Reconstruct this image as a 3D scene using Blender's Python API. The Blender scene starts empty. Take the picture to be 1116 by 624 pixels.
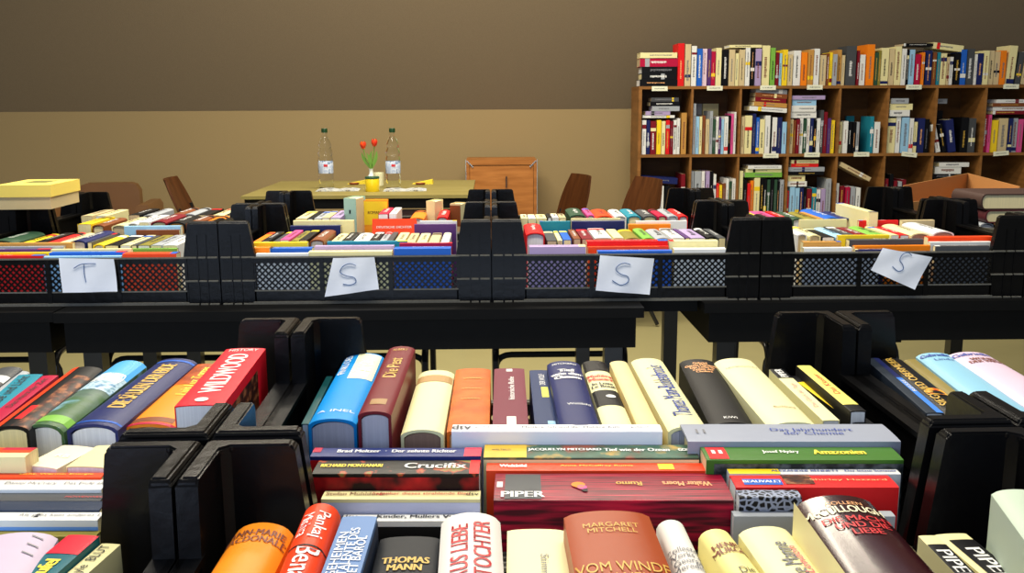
import bpy, bmesh, math, random
from mathutils import Vector, Matrix
R_ = random.Random(7)
C = bpy.context.scene.collection
sc = bpy.context.scene
W, H = 1116, 624
# ---------------------------------------------------------------- camera
FPX, PITCH, YAW, ROLL = 1066.6, .1839, .0216, -.0048
CAM = Vector((-.0012, -2.1406, 1.1843))
CF = Vector((math.sin(YAW)*math.cos(PITCH), math.cos(YAW)*math.cos(PITCH), -math.sin(PITCH)))
_r = Vector((math.cos(YAW), -math.sin(YAW), 0)); _u = _r.cross(CF)
CR = _r*math.cos(ROLL)+_u*math.sin(ROLL); CU = -_r*math.sin(ROLL)+_u*math.cos(ROLL)
cd = bpy.data.cameras.new('camera'); cam = bpy.data.objects.new('camera', cd); C.objects.link(cam)
cd.sensor_width = 36; cd.lens = FPX/W*36; cd.clip_start = .02; cd.clip_end = 60
m = Matrix.Identity(4)
for i in range(3):
    m[i][0] = CR[i]; m[i][1] = CU[i]; m[i][2] = -CF[i]; m[i][3] = CAM[i]
cam.matrix_world = m; sc.camera = cam
def ray(x, y): return CF+CR*((x-W/2)/FPX)-CU*((y-H/2)/FPX)
def at(x, y, z=None, Y=None):
    d = ray(x, y); t = (z-CAM.z)/d.z if z is not None else (Y-CAM.y)/d.y
    return CAM+d*t
class Frame:
    def __init__(s, O, yaw, tilt):
        s.O = Vector(O); s.ex = Vector((math.cos(yaw), math.sin(yaw), 0))
        e = Vector((-math.sin(yaw), math.cos(yaw), 0))
        s.ey = e*math.cos(tilt)+Vector((0, 0, 1))*math.sin(tilt); s.ez = s.ex.cross(s.ey)
    def loc(s, x, y, w):
        d = ray(x, y); t = (w-(CAM-s.O).dot(s.ez))/d.dot(s.ez); P = CAM+d*t-s.O
        return Vector((P.dot(s.ex), P.dot(s.ey), 0))
    def mat(s, x, y, z, ang=0):
        c, n = math.cos(ang), math.sin(ang)
        X = s.ex*c+s.ey*n; Yv = s.ey*c-s.ex*n; o = s.O+s.ex*x+s.ey*y+s.ez*z
        M = Matrix.Identity(4)
        for i in range(3): M[i][0] = X[i]; M[i][1] = Yv[i]; M[i][2] = s.ez[i]; M[i][3] = o[i]
        return M
FR = Frame((-.2074, -1.4586, .7645), .0144, .006)     # the near tables
MR = Frame((0, 0, .75), 0, 0)                            # the second table row
# ---------------------------------------------------------------- materials
MC = {}
def srgb(r, g, b):
    f = lambda c: (c/255/12.92 if c/255 < .04045 else ((c/255+.055)/1.055)**2.4)
    return (f(r), f(g), f(b), 1)
def mat(name, col, rough=.5, metal=0, var=.0, scale=40, bump=0, coat=0):
    if name in MC: return MC[name]
    M = bpy.data.materials.new(name); M.use_nodes = True; nt = M.node_tree; b = nt.nodes['Principled BSDF']
    b.inputs['Base Color'].default_value = col; b.inputs['Roughness'].default_value = rough; b.inputs['Metallic'].default_value = metal
    if name.startswith('cover_'): b.inputs['Specular IOR Level'].default_value = .45 if coat > .4 else .16; coat = coat if coat > .4 else 0
    if coat: b.inputs['Coat Weight'].default_value = coat; b.inputs['Coat Roughness'].default_value = .25
    if var or bump:
        tc = nt.nodes.new('ShaderNodeTexCoord'); n = nt.nodes.new('ShaderNodeTexNoise')
        n.inputs['Scale'].default_value = scale; n.inputs['Detail'].default_value = 4
        nt.links.new(tc.outputs['Object'], n.inputs['Vector'])
        if var:
            mx = nt.nodes.new('ShaderNodeMix'); mx.data_type = 'RGBA'
            mx.inputs[6].default_value = tuple(max(0, c*(1-var)) for c in col[:3])+(1,)
            mx.inputs[7].default_value = tuple(min(1, c*(1+var)) for c in col[:3])+(1,)
            nt.links.new(n.outputs['Fac'], mx.inputs[0]); nt.links.new(mx.outputs[2], b.inputs['Base Color'])
        if bump:
            bp = nt.nodes.new('ShaderNodeBump'); bp.inputs['Strength'].default_value = bump; bp.inputs['Distance'].default_value = .002
            nt.links.new(n.outputs['Fac'], bp.inputs['Height']); nt.links.new(bp.outputs[0], b.inputs['Normal'])
    MC[name] = M; return M
def ramp_mat(name, stops, scale=30, stretch=(1, 1, 1), rough=.4, detail=3, kind='noise'):
    if name in MC: return MC[name]
    M = bpy.data.materials.new(name); M.use_nodes = True; nt = M.node_tree; b = nt.nodes['Principled BSDF']
    tc = nt.nodes.new('ShaderNodeTexCoord'); mp = nt.nodes.new('ShaderNodeMapping'); mp.inputs['Scale'].default_value = stretch
    nt.links.new(tc.outputs['Object'], mp.inputs[0])
    if kind == 'noise':
        n = nt.nodes.new('ShaderNodeTexNoise'); n.inputs['Detail'].default_value = detail; o = n.outputs['Fac']
    else:
        n = nt.nodes.new('ShaderNodeTexVoronoi'); n.feature = 'DISTANCE_TO_EDGE'; o = n.outputs['Distance']
    n.inputs['Scale'].default_value = scale; nt.links.new(mp.outputs[0], n.inputs['Vector'])
    cr = nt.nodes.new('ShaderNodeValToRGB'); nt.links.new(o, cr.inputs[0])
    e = cr.color_ramp.elements
    while len(e) < len(stops): e.new(.5)
    for k, (p, c) in enumerate(stops): e[k].position = p; e[k].color = srgb(*c)
    nt.links.new(cr.outputs[0], b.inputs['Base Color']); b.inputs['Roughness'].default_value = rough; b.inputs['Specular IOR Level'].default_value = .18
    MC[name] = M; return M
def wood(name, a, b2, scale=3, stretch=(1, 1, 9), rough=.45): 
    return ramp_mat(name, [(.3, a), (.7, b2)], scale, stretch, rough, 5)
PAL = {'w': ('white', (226, 226, 220)), 'c': ('cream', (230, 220, 162)), 'y': ('yellow', (240, 205, 40)), 'o': ('orange', (240, 130, 25)),
 'r': ('red', (215, 30, 32)), 'R': ('orange-red', (238, 72, 30)), 'd': ('dark red', (120, 22, 34)), 'k': ('black', (13, 13, 16)),
 'g': ('green', (120, 175, 70)), 'G': ('dark green', (48, 78, 58)), 'b': ('blue', (35, 95, 190)), 'n': ('navy', (30, 38, 90)),
 'l': ('light blue', (150, 195, 225)), 't': ('teal', (35, 130, 150)), 'p': ('pink', (215, 80, 140)), 'v': ('lavender', (170, 150, 190)),
 's': ('grey', (160, 165, 170)), 'S': ('dark grey', (72, 74, 76)), 'u': ('brown', (125, 70, 38)), 'e': ('beige', (205, 185, 140)),
 'O': ('olive', (135, 125, 50)), 'm': ('crimson', (175, 20, 60)), 'V': ('purple', (85, 50, 110)), 'P': ('pale pink', (225, 200, 212)), 'T': ('tan', (190, 140, 70))}
def cmat(k):
    n, c = PAL[k]; return mat('cover_'+n.replace(' ', '_').replace('-', '_'), srgb(*c), .42, var=.06, scale=25, coat=.15)
def pmat(tint='w'):
    key = 'pages_'+tint
    if key in MC: return MC[key]
    c = {'w': (228, 228, 226), 'c': (236, 222, 170), 'e': (200, 178, 140), 's': (190, 190, 200), 'o': (225, 160, 90), 'g': (150, 120, 100)}[tint]
    M = ramp_mat(key, [(.3, tuple(int(v*.94) for v in c)), (.65, c)], 700, (1, .02, .02), .8, 2); return M
BLACK = mat('black_plastic', (.0032, .0030, .0030, 1), .27, var=.3, scale=60, bump=.25)
BLACKT = mat('black_laminate', (.004, .004, .004, 1), .6, var=.2)
for _m, _s in ((BLACK, .17), (BLACKT, .10)): _m.node_tree.nodes['Principled BSDF'].inputs['Specular IOR Level'].default_value = _s
BLACKM = mat('black_metal', (.008, .008, .008, 1), .3)
WOODC = wood('orange_wood', (150, 92, 40), (182, 118, 58), 4, (1, 1, 8))
WOODD = wood('brown_wood', (66, 36, 16), (90, 52, 25), 5, (8, 1, 1))
WOODT = wood('table_wood', (134, 122, 68), (150, 137, 82), 3, (1, 7, 1))
WHITEP = mat('white_paper', srgb(232, 236, 244), .7, var=.03, scale=30, bump=.3)
# ---------------------------------------------------------------- mesh helpers
def box(bm, x0, x1, y0, y1, z0, z1, M=None):
    vs = [bm.verts.new(Vector(p) if M is None else M@Vector(p)) for p in
          ((x0,y0,z0),(x1,y0,z0),(x1,y1,z0),(x0,y1,z0),(x0,y0,z1),(x1,y0,z1),(x1,y1,z1),(x0,y1,z1))]
    fs = [bm.faces.new([vs[i] for i in f]) for f in ((0,3,2,1),(4,5,6,7),(0,1,5,4),(1,2,6,5),(2,3,7,6),(3,0,4,7))]
    return fs
def bevel(bm, w=.003, seg=2, ang=30):
    es = [e for e in bm.edges if len(e.link_faces) == 2 and e.calc_face_angle(0) > math.radians(ang)]
    bmesh.ops.bevel(bm, geom=es, offset=w, segments=seg, profile=.5, affect='EDGES', clamp_overlap=True)
def smooth(bm, ang=35):
    for f in bm.faces: f.smooth = True
    for e in bm.edges:
        if len(e.link_faces) == 2 and e.calc_face_angle(0) > math.radians(ang): e.smooth = False
def mk(name, bm, mats, parent=None, M=None, sm=False):
    bmesh.ops.recalc_face_normals(bm, faces=bm.faces[:])
    if sm: smooth(bm)
    me = bpy.data.meshes.new(name); bm.to_mesh(me); bm.free()
    for x in (mats if isinstance(mats, (list, tuple)) else [mats]): me.materials.append(x)
    o = bpy.data.objects.new(name, me); C.objects.link(o)
    if parent: o.parent = parent
    if M is not None: o.matrix_local = M
    return o
def thing(name, M=None, loc=None):
    o = bpy.data.objects.new(name, None); o.empty_display_size = .02; C.objects.link(o)
    if M is not None: o.matrix_world = M
    if loc is not None: o.location = loc
    return o
USED = set()
def tag(o, label, cat, group=None):
    o['label'] = label; o['category'] = cat
    if group: o['group'] = group
    USED.add(label); return o
def tube(bm, pts, r, n=8, closed_ends=True):
    pts = [Vector(p) for p in pts]; rings = []; up = Vector((0, 0, 1)); prev = None
    for i, p in enumerate(pts):
        d = (pts[min(i+1, len(pts)-1)]-pts[max(i-1, 0)]).normalized()
        a = prev if prev is not None else (up if abs(d.dot(up)) < .9 else Vector((1, 0, 0)))
        a = (a-d*a.dot(d)).normalized(); b = d.cross(a); prev = a
        rr = r[i] if isinstance(r, (list, tuple)) else r
        rings.append([bm.verts.new(p+a*math.cos(2*math.pi*k/n)*rr+b*math.sin(2*math.pi*k/n)*rr) for k in range(n)])
    for A, B in zip(rings, rings[1:]):
        for k in range(n): bm.faces.new((A[k], A[(k+1) % n], B[(k+1) % n], B[k]))
    if closed_ends: bm.faces.new(rings[0][::-1]); bm.faces.new(rings[-1])
def rounded(pts, rad=.04, seg=5):
    pts = [Vector(p) for p in pts]; out = [pts[0]]
    for a, b, c in zip(pts, pts[1:], pts[2:]):
        d1 = (a-b); d2 = (c-b); r = min(rad, d1.length*.45, d2.length*.45)
        p, q = b+d1.normalized()*r, b+d2.normalized()*r
        for k in range(seg+1):
            t = k/seg; out.append(p*(1-t)**2+b*2*t*(1-t)+q*t*t)
    out.append(pts[-1]); return out
def lathe(bm, prof, n=24, c=(0, 0, 0)):
    rings = []
    for r, z in prof:
        if r < 1e-5: rings.append([bm.verts.new((c[0], c[1], c[2]+z))])
        else: rings.append([bm.verts.new((c[0]+r*math.cos(2*math.pi*k/n), c[1]+r*math.sin(2*math.pi*k/n), c[2]+z)) for k in range(n)])
    for A, B in zip(rings, rings[1:]):
        for k in range(n):
            k2 = (k+1) % n
            if len(A) == 1 and len(B) == 1: continue
            if len(A) == 1: bm.faces.new((A[0], B[k2], B[k]))
            elif len(B) == 1: bm.faces.new((A[k], A[k2], B[0]))
            else: bm.faces.new((A[k], A[k2], B[k2], B[k]))
def prism(bm, poly, y0, y1):           # polygon in x-z extruded along y
    a = [bm.verts.new((x, y0, z)) for x, z in poly]; b = [bm.verts.new((x, y1, z)) for x, z in poly]
    bm.faces.new(a); bm.faces.new(b[::-1]); n = len(poly)
    for k in range(n): bm.faces.new((a[k], b[k], b[(k+1) % n], a[(k+1) % n]))
def text_geo(s):
    cu = bpy.data.curves.new('t', 'FONT'); cu.body = s; cu.size = 1; cu.resolution_u = 3; cu.space_line = .85; cu.align_x = 'CENTER'
    o = bpy.data.objects.new('t', cu); C.objects.link(o)
    dg = bpy.context.evaluated_depsgraph_get(); dg.update()
    me = bpy.data.meshes.new_from_object(o.evaluated_get(dg))
    V = [v.co.copy() for v in me.vertices]; F = [tuple(p.vertices) for p in me.polygons]
    bpy.data.objects.remove(o); bpy.data.curves.remove(cu); bpy.data.meshes.remove(me)
    return V, F
TC = {}
def text_part(name, s, mapf, cu, cv, lu, lv, rot, material, parent, bold=0):
    """writes s centred at (cu,cv) of a surface map mapf(u,v); lu = run length of the line, lv = its height"""
    if s not in TC: TC[s] = text_geo(s)
    V, F = TC[s]
    if not V: return
    x0, x1 = min(v.x for v in V), max(v.x for v in V); y0, y1 = min(v.y for v in V), max(v.y for v in V)
    bm = bmesh.new(); a = math.radians(rot); ca, sa = math.cos(a), math.sin(a)
    bold *= .35
    for dx in ([0] if not bold else [-bold, bold]):
        vs = []
        for v in V:
            X = ((v.x-x0)/(x1-x0)-.5)*lu+dx; Y = ((v.y-y0)/max(1e-6, (y1-y0))-.5)*lv
            vs.append(bm.verts.new(mapf(cu+X*sa+Y*ca, cv+X*ca-Y*sa)))
        for f in F:
            try: bm.faces.new([vs[i] for i in f])
            except ValueError: pass
    me = bpy.data.meshes.new(name); bm.to_mesh(me); bm.free(); me.materials.append(material)
    o = bpy.data.objects.new(name, me); C.objects.link(o); o.parent = parent; return o
INK = {k: mat('ink_'+k, srgb(*c), .5) for k, c in {'white': (235, 235, 230), 'black': (18, 18, 20), 'gold': (200, 160, 60), 'red': (200, 30, 35),
       'yellow': (250, 220, 50), 'blue': (30, 60, 150), 'green': (40, 90, 50), 'brown': (120, 60, 40), 'grey': (110, 110, 115), 'peach': (235, 170, 110), 'pink': (225, 120, 130), 'cream': (240, 232, 190)}.items()}
# ---------------------------------------------------------------- books
def arch(v, t, b): return b*math.sqrt(max(0, 1-(2*v/t)**2*.96)) if b else 0
def make_book(M, t, h, L, kind='p', cover='w', pages='w', deco=(), spine_mat=None, b=None, parts=True):
    """spine up, near end at local y=0; deco: ('text',s,uc,vc,lu,lv,rot,ink) u in 0..1 of L, v in -.5..5 of t / ('band',u0,u1,v0,v1,mat)"""
    th = .0026 if kind == 'h' else .0009; ov = .0035 if kind == 'h' else 0
    if b is None: b = .17*t if kind == 'h' else .035*t
    th = min(th, t*.2)
    root = thing('book', M); cm = cover if not isinstance(cover, str) else cmat(cover)
    n = 12; zt = h-b
    outer = [(-t/2, 0)]+[(-t/2+t*k/n, zt+arch(-t/2+t*k/n, t, b)) for k in range(n+1)]+[(t/2, 0)]
    ti = t-2*th; inner = [(ti/2, 0)]+[(ti/2-ti*k/n, zt-th+arch(ti/2-ti*k/n, ti, b)) for k in range(n+1)]+[(-ti/2, 0)]
    bm = bmesh.new(); prism(bm, outer+inner, 0, L)
    mats = [cm]
    if spine_mat:
        mats.append(spine_mat)
        for f in bm.faces:
            c = f.calc_center_median()
            if c.z > zt-th*.5 and len(f.verts) == 4 and abs(c.x) < t/2-1e-5: f.material_index = 1
    mk('cover', bm, mats, root, sm=True)
    bm = bmesh.new(); tp = ti-.0004; g = .002 if kind == 'h' else .0003
    pg = [(-tp/2, ov)]+[(-tp/2+tp*k/n, zt-th-g+arch(-tp/2+tp*k/n, tp, b)) for k in range(n+1)]+[(tp/2, ov)]
    prism(bm, pg, ov+.0004, L-ov-.0004); mk('page_block', bm, pmat(pages), root)
    def mp(u, v, off=.0007): v = max(-t*.499, min(t*.499, v)); return Vector((v, u, zt+arch(v, t, b)+off))
    for d in deco:
        if d[0] == 'text':
            _, s, uc, vc, lu, lv, rot, ink = d[:8]
            text_part('title_lettering', s, mp, uc*L, vc*t, lu, lv, rot, INK[ink], root, bold=(d[8] if len(d) > 8 else 0))
        elif d[0] == 'band':
            _, u0, u1, v0, v1, mt = d
            bm = bmesh.new(); nn = 10; rows = []
            for u in (u0*L, u1*L): rows.append([bm.verts.new(mp(u, (v0+(v1-v0)*k/nn)*t, .00035)) for k in range(nn+1)])
            for k in range(nn): bm.faces.new((rows[0][k], rows[0][k+1], rows[1][k+1], rows[1][k]))
            mk('spine_band', bm, cmat(mt) if isinstance(mt, str) else mt, root)
        elif d[0] == 'side':       # picture / label on the cover board facing local +x (sign 1) or -x (-1)
            _, u0, u1, z0, z1, sgn, mt = d; x = sgn*(t/2+.0004)
            bm = bmesh.new(); vs = [bm.verts.new((x, u*L, z*h)) for u, z in ((u0, z0), (u1, z0), (u1, z1), (u0, z1))]; bm.faces.new(vs)
            mk('cover_picture', bm, cmat(mt) if isinstance(mt, str) else mt, root)
        elif d[0] == 'disc':
            _, uc, vc, r, mt = d; bm = bmesh.new()
            bm.faces.new([bm.verts.new(mp(uc*L+r*math.sin(k*.393), vc*t+r*math.cos(k*.393), .0009)) for k in range(16)])
            mk('spine_emblem', bm, cmat(mt) if isinstance(mt, str) else mt, root)
    return root
FLOOR = .006
def V(fr, nl, nr, far, w, label, kind='h', cover='w', pages='w', deco=(), L=None, anchor='near', spine=None, b=None, group=None):
    a, c = fr.loc(*nl, w), fr.loc(*nr, w); f = fr.loc(*far, w); n = (a+c)/2
    d = f-n; Ld = d.length; ang = math.atan2(-d.x, d.y); t = (c-a).length*abs(math.cos(ang))*.97
    LL = L or max(.16, min(.235, Ld))
    if anchor == 'far': dn = d.normalized(); n = f-dn*LL
    if anchor == 'near' and n.y+LL*math.cos(ang) > .384: LL = max(.12, (.384-n.y)/math.cos(ang))
    M = fr.mat(n.x, n.y, FLOOR, ang)
    o = make_book(M, t, w-FLOOR, LL, kind, cover, pages, deco, spine, b); return tag(o, label, 'book', group)
def wsolve(fr, x, y, Y):
    lo, hi = .06, .2
    for _ in range(30):
        m_ = (lo+hi)/2
        if fr.loc(x, y, m_).y > Y: lo = m_
        else: hi = m_
    return (lo+hi)/2
CHAIN = {}
def Hb(fr, x0, x1, yf, yb, w, label, kind='p', cover='w', pages='w', deco=(), spine=None, b=None, group=None, h=None, col=None):
    if col in CHAIN: w = wsolve(fr, (x0+x1)/2, yb, CHAIN[col]-.0012)
    if col: CHAIN[col] = fr.loc((x0+x1)/2, yf, w).y
    a, c = fr.loc(x0, yf, w), fr.loc(x1, yf, w); bk = fr.loc((x0+x1)/2, yb, w); fm = (a+c)/2
    t = max(.004, (bk-fm).length*.97); d = (c-a); L = d.length; ang = math.atan2(d.y, d.x)-math.pi/2
    pr = Vector((-d.y, d.x, 0)).normalized(); n = a+pr*(t/2)
    hh = h or (w-FLOOR)
    M = fr.mat(n.x, n.y, w-hh, ang)
    o = make_book(M, t, hh, L, kind, cover, pages, deco, spine, b); return tag(o, label, 'book', group)
# ---------------------------------------------------------------- crates
def crate_parts(sx, sy, rim_long, rim_short, top=.1855):
    P = {}
    t = .0035
    def lattice(bm, x0, x1, z0, z1, y, axis):
        pitch, bw, th = .0137, .0017, .0022; hgt = z1-z0
        for s in (1, -1):
            k = x0-hgt
            while k < x1:
                pts = []
                a, b2 = max(k, x0), min(k+hgt, x1)
                if b2-a > .002:
                    za, zb = z0+(a-k), z0+(b2-k)
                    if s < 0: za, zb = z1-(za-z0), z1-(zb-z0)
                    d = Vector((b2-a, zb-za)).normalized(); nx, nz = -d.y*bw, d.x*bw
                    q = [(a+nx, za+nz), (b2+nx, zb+nz), (b2-nx, zb-nz), (a-nx, za-nz)]
                    fr_ = []
                    for yy in (y-th/2+s*.0004, y+th/2+s*.0004):
                        fr_.append([bm.verts.new((px, yy, pz) if axis == 'x' else (yy, px, pz)) for px, pz in q])
                    A, B = fr_
                    bm.faces.new(A); bm.faces.new(B[::-1])
                    for i in range(4): bm.faces.new((A[i], B[i], B[(i+1) % 4], A[(i+1) % 4]))
                k += pitch
    def wall(axis, length, pos, out, rim, n):
        bm = bmesh.new()
        def bb(a0, a1, d0, d1, z0, z1):
            lo, hi = sorted((pos+out*d0, pos+out*d1))
            if axis == 'x':
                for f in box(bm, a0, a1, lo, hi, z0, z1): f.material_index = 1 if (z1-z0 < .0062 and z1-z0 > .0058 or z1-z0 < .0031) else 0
            else: box(bm, lo, hi, a0, a1, z0, z1)
        e = .070; a0, a1 = e, length-e
        bb(a0, a1, -t, 0, .004, .030); bb(a0, a1, -t-.001, .0005, rim-.014, rim)
        if n == 2:      # the short ends carry a wide sloping ledge over a solid band
            bb(a0, a1, -.015, 0, rim-.005, rim); bb(a0, a1, -.007, .001, rim-.045, rim-.004)
        else: bb(a0, a1, -t-.004, .003, rim-.003, rim)
        if n == 3: bb(a0, a1, 0, .004, .0, .006)
        bb(a0, a1, -.001, .001, .029, .032)
        step = (a1-a0)/n
        for k in range(n+1):
            c = a0+step*k; wv = .005 if 0 < k < n else .003
            bb(max(a0, c-wv), min(a1, c+wv), -t-.0005, (.0022 if n == 3 else .001), .004, rim)
        for k in range(n): lattice(bm, a0+step*k+.005, a0+step*(k+1)-.005, .030, rim-(.013 if n == 3 else .043), pos-out*t/2, axis)
        return bm
    P['side'] = [wall('x', sx, 0, -1, rim_long, 3), wall('x', sx, sy, 1, rim_long, 3)]
    P['end'] = [wall('y', sy, 0, -1, rim_short, 2), wall('y', sy, sx, 1, rim_short, 2)]
    bm = bmesh.new(); box(bm, .004, sx-.004, .004, sy-.004, 0, .005)
    for k in range(5): box(bm, .05+k*(sx-.1)/4-.004, .05+k*(sx-.1)/4+.004, .01, sy-.01, .005, .0058)
    P['base'] = bm
    P['post'] = []
    for cx in (0, 1):
        for cy in (0, 1):
            bm = bmesh.new(); th = .0145
            rl_ = rim_long
            def ring(z, a, b2, ins=0):
                L_ = [(ins, ins), (a, ins), (a, th-ins*0), (th+.006, th), (th, th+.006), (th, b2), (ins, b2)]
                return [bm.verts.new(((x if not cx else sx-x), (y if not cy else sy-y), z)) for x, y in L_]
            rs = [ring(0, .076, .078), ring(rl_, .077, .080), ring(rl_+.0008, .077, .082), ring(top-.004, .065, .077), ring(top, .062, .074, .003)]
            for A, B in zip(rs, rs[1:]):
                for k in range(7): bm.faces.new((A[k], A[(k+1) % 7], B[(k+1) % 7], B[k]))
            bm.faces.new(rs[0][::-1]); bm.faces.new(rs[-1])
            bmesh.ops.recalc_face_normals(bm, faces=bm.faces[:])
            bmesh.ops.bevel(bm, geom=[e for e in bm.edges if all(v.co.z > rim_short for v in e.verts) and len(e.link_faces) == 2 and e.calc_face_angle(0) > .5], offset=.0015, segments=2, affect='EDGES', clamp_overlap=True)
            # ribs and ledges on both outer faces
            def o(a0, a1, d, z0, z1):
                lo, hi = (-d, .001)
                X = (a0, a1) if not cx else (sx-a1, sx-a0); Y = (lo, hi) if not cy else (sy-hi, sy-lo)
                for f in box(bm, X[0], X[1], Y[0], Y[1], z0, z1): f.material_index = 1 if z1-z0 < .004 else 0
            for a in (.026, .046): o(a-.0008, a+.0008, .002, .004, top-.03)
            for z in (.0, .052, rl_-.002):
                o(.003, .024, .0045, z, z+.003); o(.028, .044, .0045, z, z+.003); o(.048, .076, .0045, z, z+.003)
            P['post'].append(bm)
    return P
def crate(fr, proto, x, y, label):
    M = fr.mat(x, y, 0); r = thing('plastic_crate', M)
    for nm, me in proto:
        o = bpy.data.objects.new(nm, me); C.objects.link(o); o.parent = r
    return tag(r, label, 'crate', 'black stacking crates full of books')
DUST_HILITE = mat('dusty_plastic_painted_highlight', (.11, .105, .085, 1), .7, var=.6, scale=300)  # dusty wear on crate ledges, paled to paint in their ceiling light highlights
def proto(sx, sy, rl, rs):
    P = crate_parts(sx, sy, rl, rs); out = []
    for k, nm in (('base', 'base'), ('side', 'side_panel'), ('end', 'end_panel'), ('post', 'corner_post')):
        for bm in (P[k] if isinstance(P[k], list) else [P[k]]):
            bmesh.ops.recalc_face_normals(bm, faces=bm.faces[:])
            me = bpy.data.meshes.new(nm); bm.to_mesh(me); bm.free(); me.materials.append(BLACK); me.materials.append(DUST_HILITE); out.append((nm, me))
    return out
PM = proto(.5975, .388, .1066, .130)
PF = proto(.5975, .388, .084, .132)
exec_crates = [(-2, 0, 'black crate with the paper T sign hung on its rim'), (-1, 0, 'black crate with the leftmost paper S sign on its rim'),
 (0, 0, 'black crate with the middle paper S sign, red and blue books in front'), (1, 0, 'black crate with the tilted paper S sign on its rim'),
 (-3, 1, 'black crate under the yellow box at the left edge'), (-2, 1, 'black crate standing behind the crate with the T sign'), (-1, 1, 'black crate of upright books in front of the bottle table'),
 (0, 1, 'black crate behind the middle S sign crate, before the wooden chairs'), (1, 1, 'black crate behind the crate with the tilted S sign'), (2, 1, 'black crate at the right edge holding two thick volumes'), (2, 0, 'black crate cut off at the right edge of the second table row')]
for i, j, lb in exec_crates: crate(MR, PM, .6*i+.00125, .4*j+.006, lb)
for i, j, lb in [(-1, 0, 'black crate at left holding the red WILDWOOD book'), (0, 0, 'black crate in the centre holding the striped red PIPER book'), (1, 0, 'black crate at right holding the light blue and pale pink books'),
 (-1, -1, 'nearest black crate at left with the pale lavender book'), (0, -1, 'nearest black crate in the centre with the brown Mitchell book'), (1, -1, 'nearest black crate at right with one grey-green book')]:
    crate(FR, PF, .6*i+.00125, (.4*j+.006), lb)
#BOOKS
T = lambda s, uc, vc, lu, lv, rot, ink, bold=0: ('text', s, uc, vc, lu, lv, rot, ink, bold)
ART = {
 'landscape': ramp_mat('cover_green_landscape', [(.25, (30, 50, 40)), (.42, (86, 110, 96)), (.55, (62, 96, 50)), (.7, (140, 190, 215))], 24, (1, 1, 1), .4, 6),
 'ice': ramp_mat('cover_pale_ice', [(.35, (70, 120, 160)), (.5, (190, 215, 225)), (.65, (110, 150, 170))], 90, (1, 1, 1), .4, 4),
 'floral': ramp_mat('cover_brown_floral', [(.4, (34, 22, 20)), (.52, (90, 42, 26)), (.62, (150, 96, 60))], 120, (1, .6, 1), .4, 4),
 'oil': ramp_mat('cover_oil_painting', [(.3, (150, 60, 40)), (.42, (60, 80, 60)), (.55, (60, 100, 80)), (.66, (190, 150, 60))], 30, (1, 1, 1), .45, 4),
 'stripe': ramp_mat('cover_dark_red_stripes', [(.4, (70, 2, 22)), (.55, (150, 8, 45)), (.7, (190, 20, 55))], 16, (60, 1, 12), .35, 2),
 'leopard': ramp_mat('cover_leopard_spots', [(.0, (150, 158, 178)), (.10, (150, 158, 178)), (.2, (16, 16, 20))], 210, (1, 1, 1), .4, 2, 'voronoi'),
 'crucifix': ramp_mat('cover_dark_crackle', [(.35, (14, 14, 12)), (.56, (30, 26, 20)), (.6, (170, 60, 30)), (.66, (120, 120, 60))], 60, (1, 1, 1), .4, 5),
 'marble': ramp_mat('cover_dark_marble', [(.4, (30, 34, 34)), (.6, (84, 90, 92)), (.7, (40, 44, 44))], 90, (1, 1, 1), .45, 5),
 'fire': ramp_mat('cover_orange_fire', [(.3, (236, 140, 20)), (.5, (240, 110, 30)), (.7, (250, 160, 40))], 18, (1, 1, 1), .4, 3),
 'leather': ramp_mat('cover_orange_leather', [(.3, (176, 84, 22)), (.5, (196, 98, 30)), (.7, (206, 110, 40))], 40, (1, 1, 1), .45, 4),
 'orb': ramp_mat('cover_orange_orb', [(.3, (220, 60, 20)), (.6, (250, 190, 60))], 150, (1, 1, 1), .4, 3),
 'silver': mat('cover_silver_grey', srgb(150, 155, 168), .4, var=.05), 'skin': mat('cover_pale_lilac', srgb(196, 180, 198), .5, var=.05),
 'bluegrey': mat('cover_slate_blue', srgb(100, 132, 178), .45, var=.05), 'darkslate': mat('cover_dark_slate', srgb(38, 48, 66), .45),
 'brick': mat('cover_brick_brown', srgb(158, 72, 38), .38, var=.05, coat=.3), 'gloss': mat('cover_glossy_maroon', srgb(52, 14, 20), .16, var=.2, coat=.6),
 'cyan': mat('cover_bright_blue', srgb(20, 140, 215), .35, var=.04, coat=.2), 'maroon': mat('cover_maroon', srgb(112, 32, 40), .4, var=.06),
 'brightorange': mat('cover_bright_orange', srgb(240, 140, 30), .42, var=.04), 'vermil': mat('cover_vermilion', srgb(228, 66, 28), .4, var=.05, coat=.2),
 'Navy2': mat('cover_deep_navy', srgb(34, 42, 92), .4, var=.08), 'palewhite': mat('cover_ivory', srgb(226, 222, 212), .45, var=.02),
 'lightcream': mat('cover_light_cream', srgb(232, 226, 172), .4, var=.02, coat=.2), 'palegreen': mat('cover_pale_grey_green', srgb(186, 200, 178), .45, var=.03),
 'taupe': mat('cover_olive_tan', srgb(132, 116, 56), .45, var=.08), 'paleblue': mat('cover_pale_blue', srgb(136, 186, 208), .4, var=.03), 'pinkw': mat('cover_pale_rose', srgb(210, 186, 202), .4, var=.03),
 'sunset': mat('cover_deep_orange', srgb(240, 110, 24), .4, var=.1, scale=15),
}
A = ART
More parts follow.
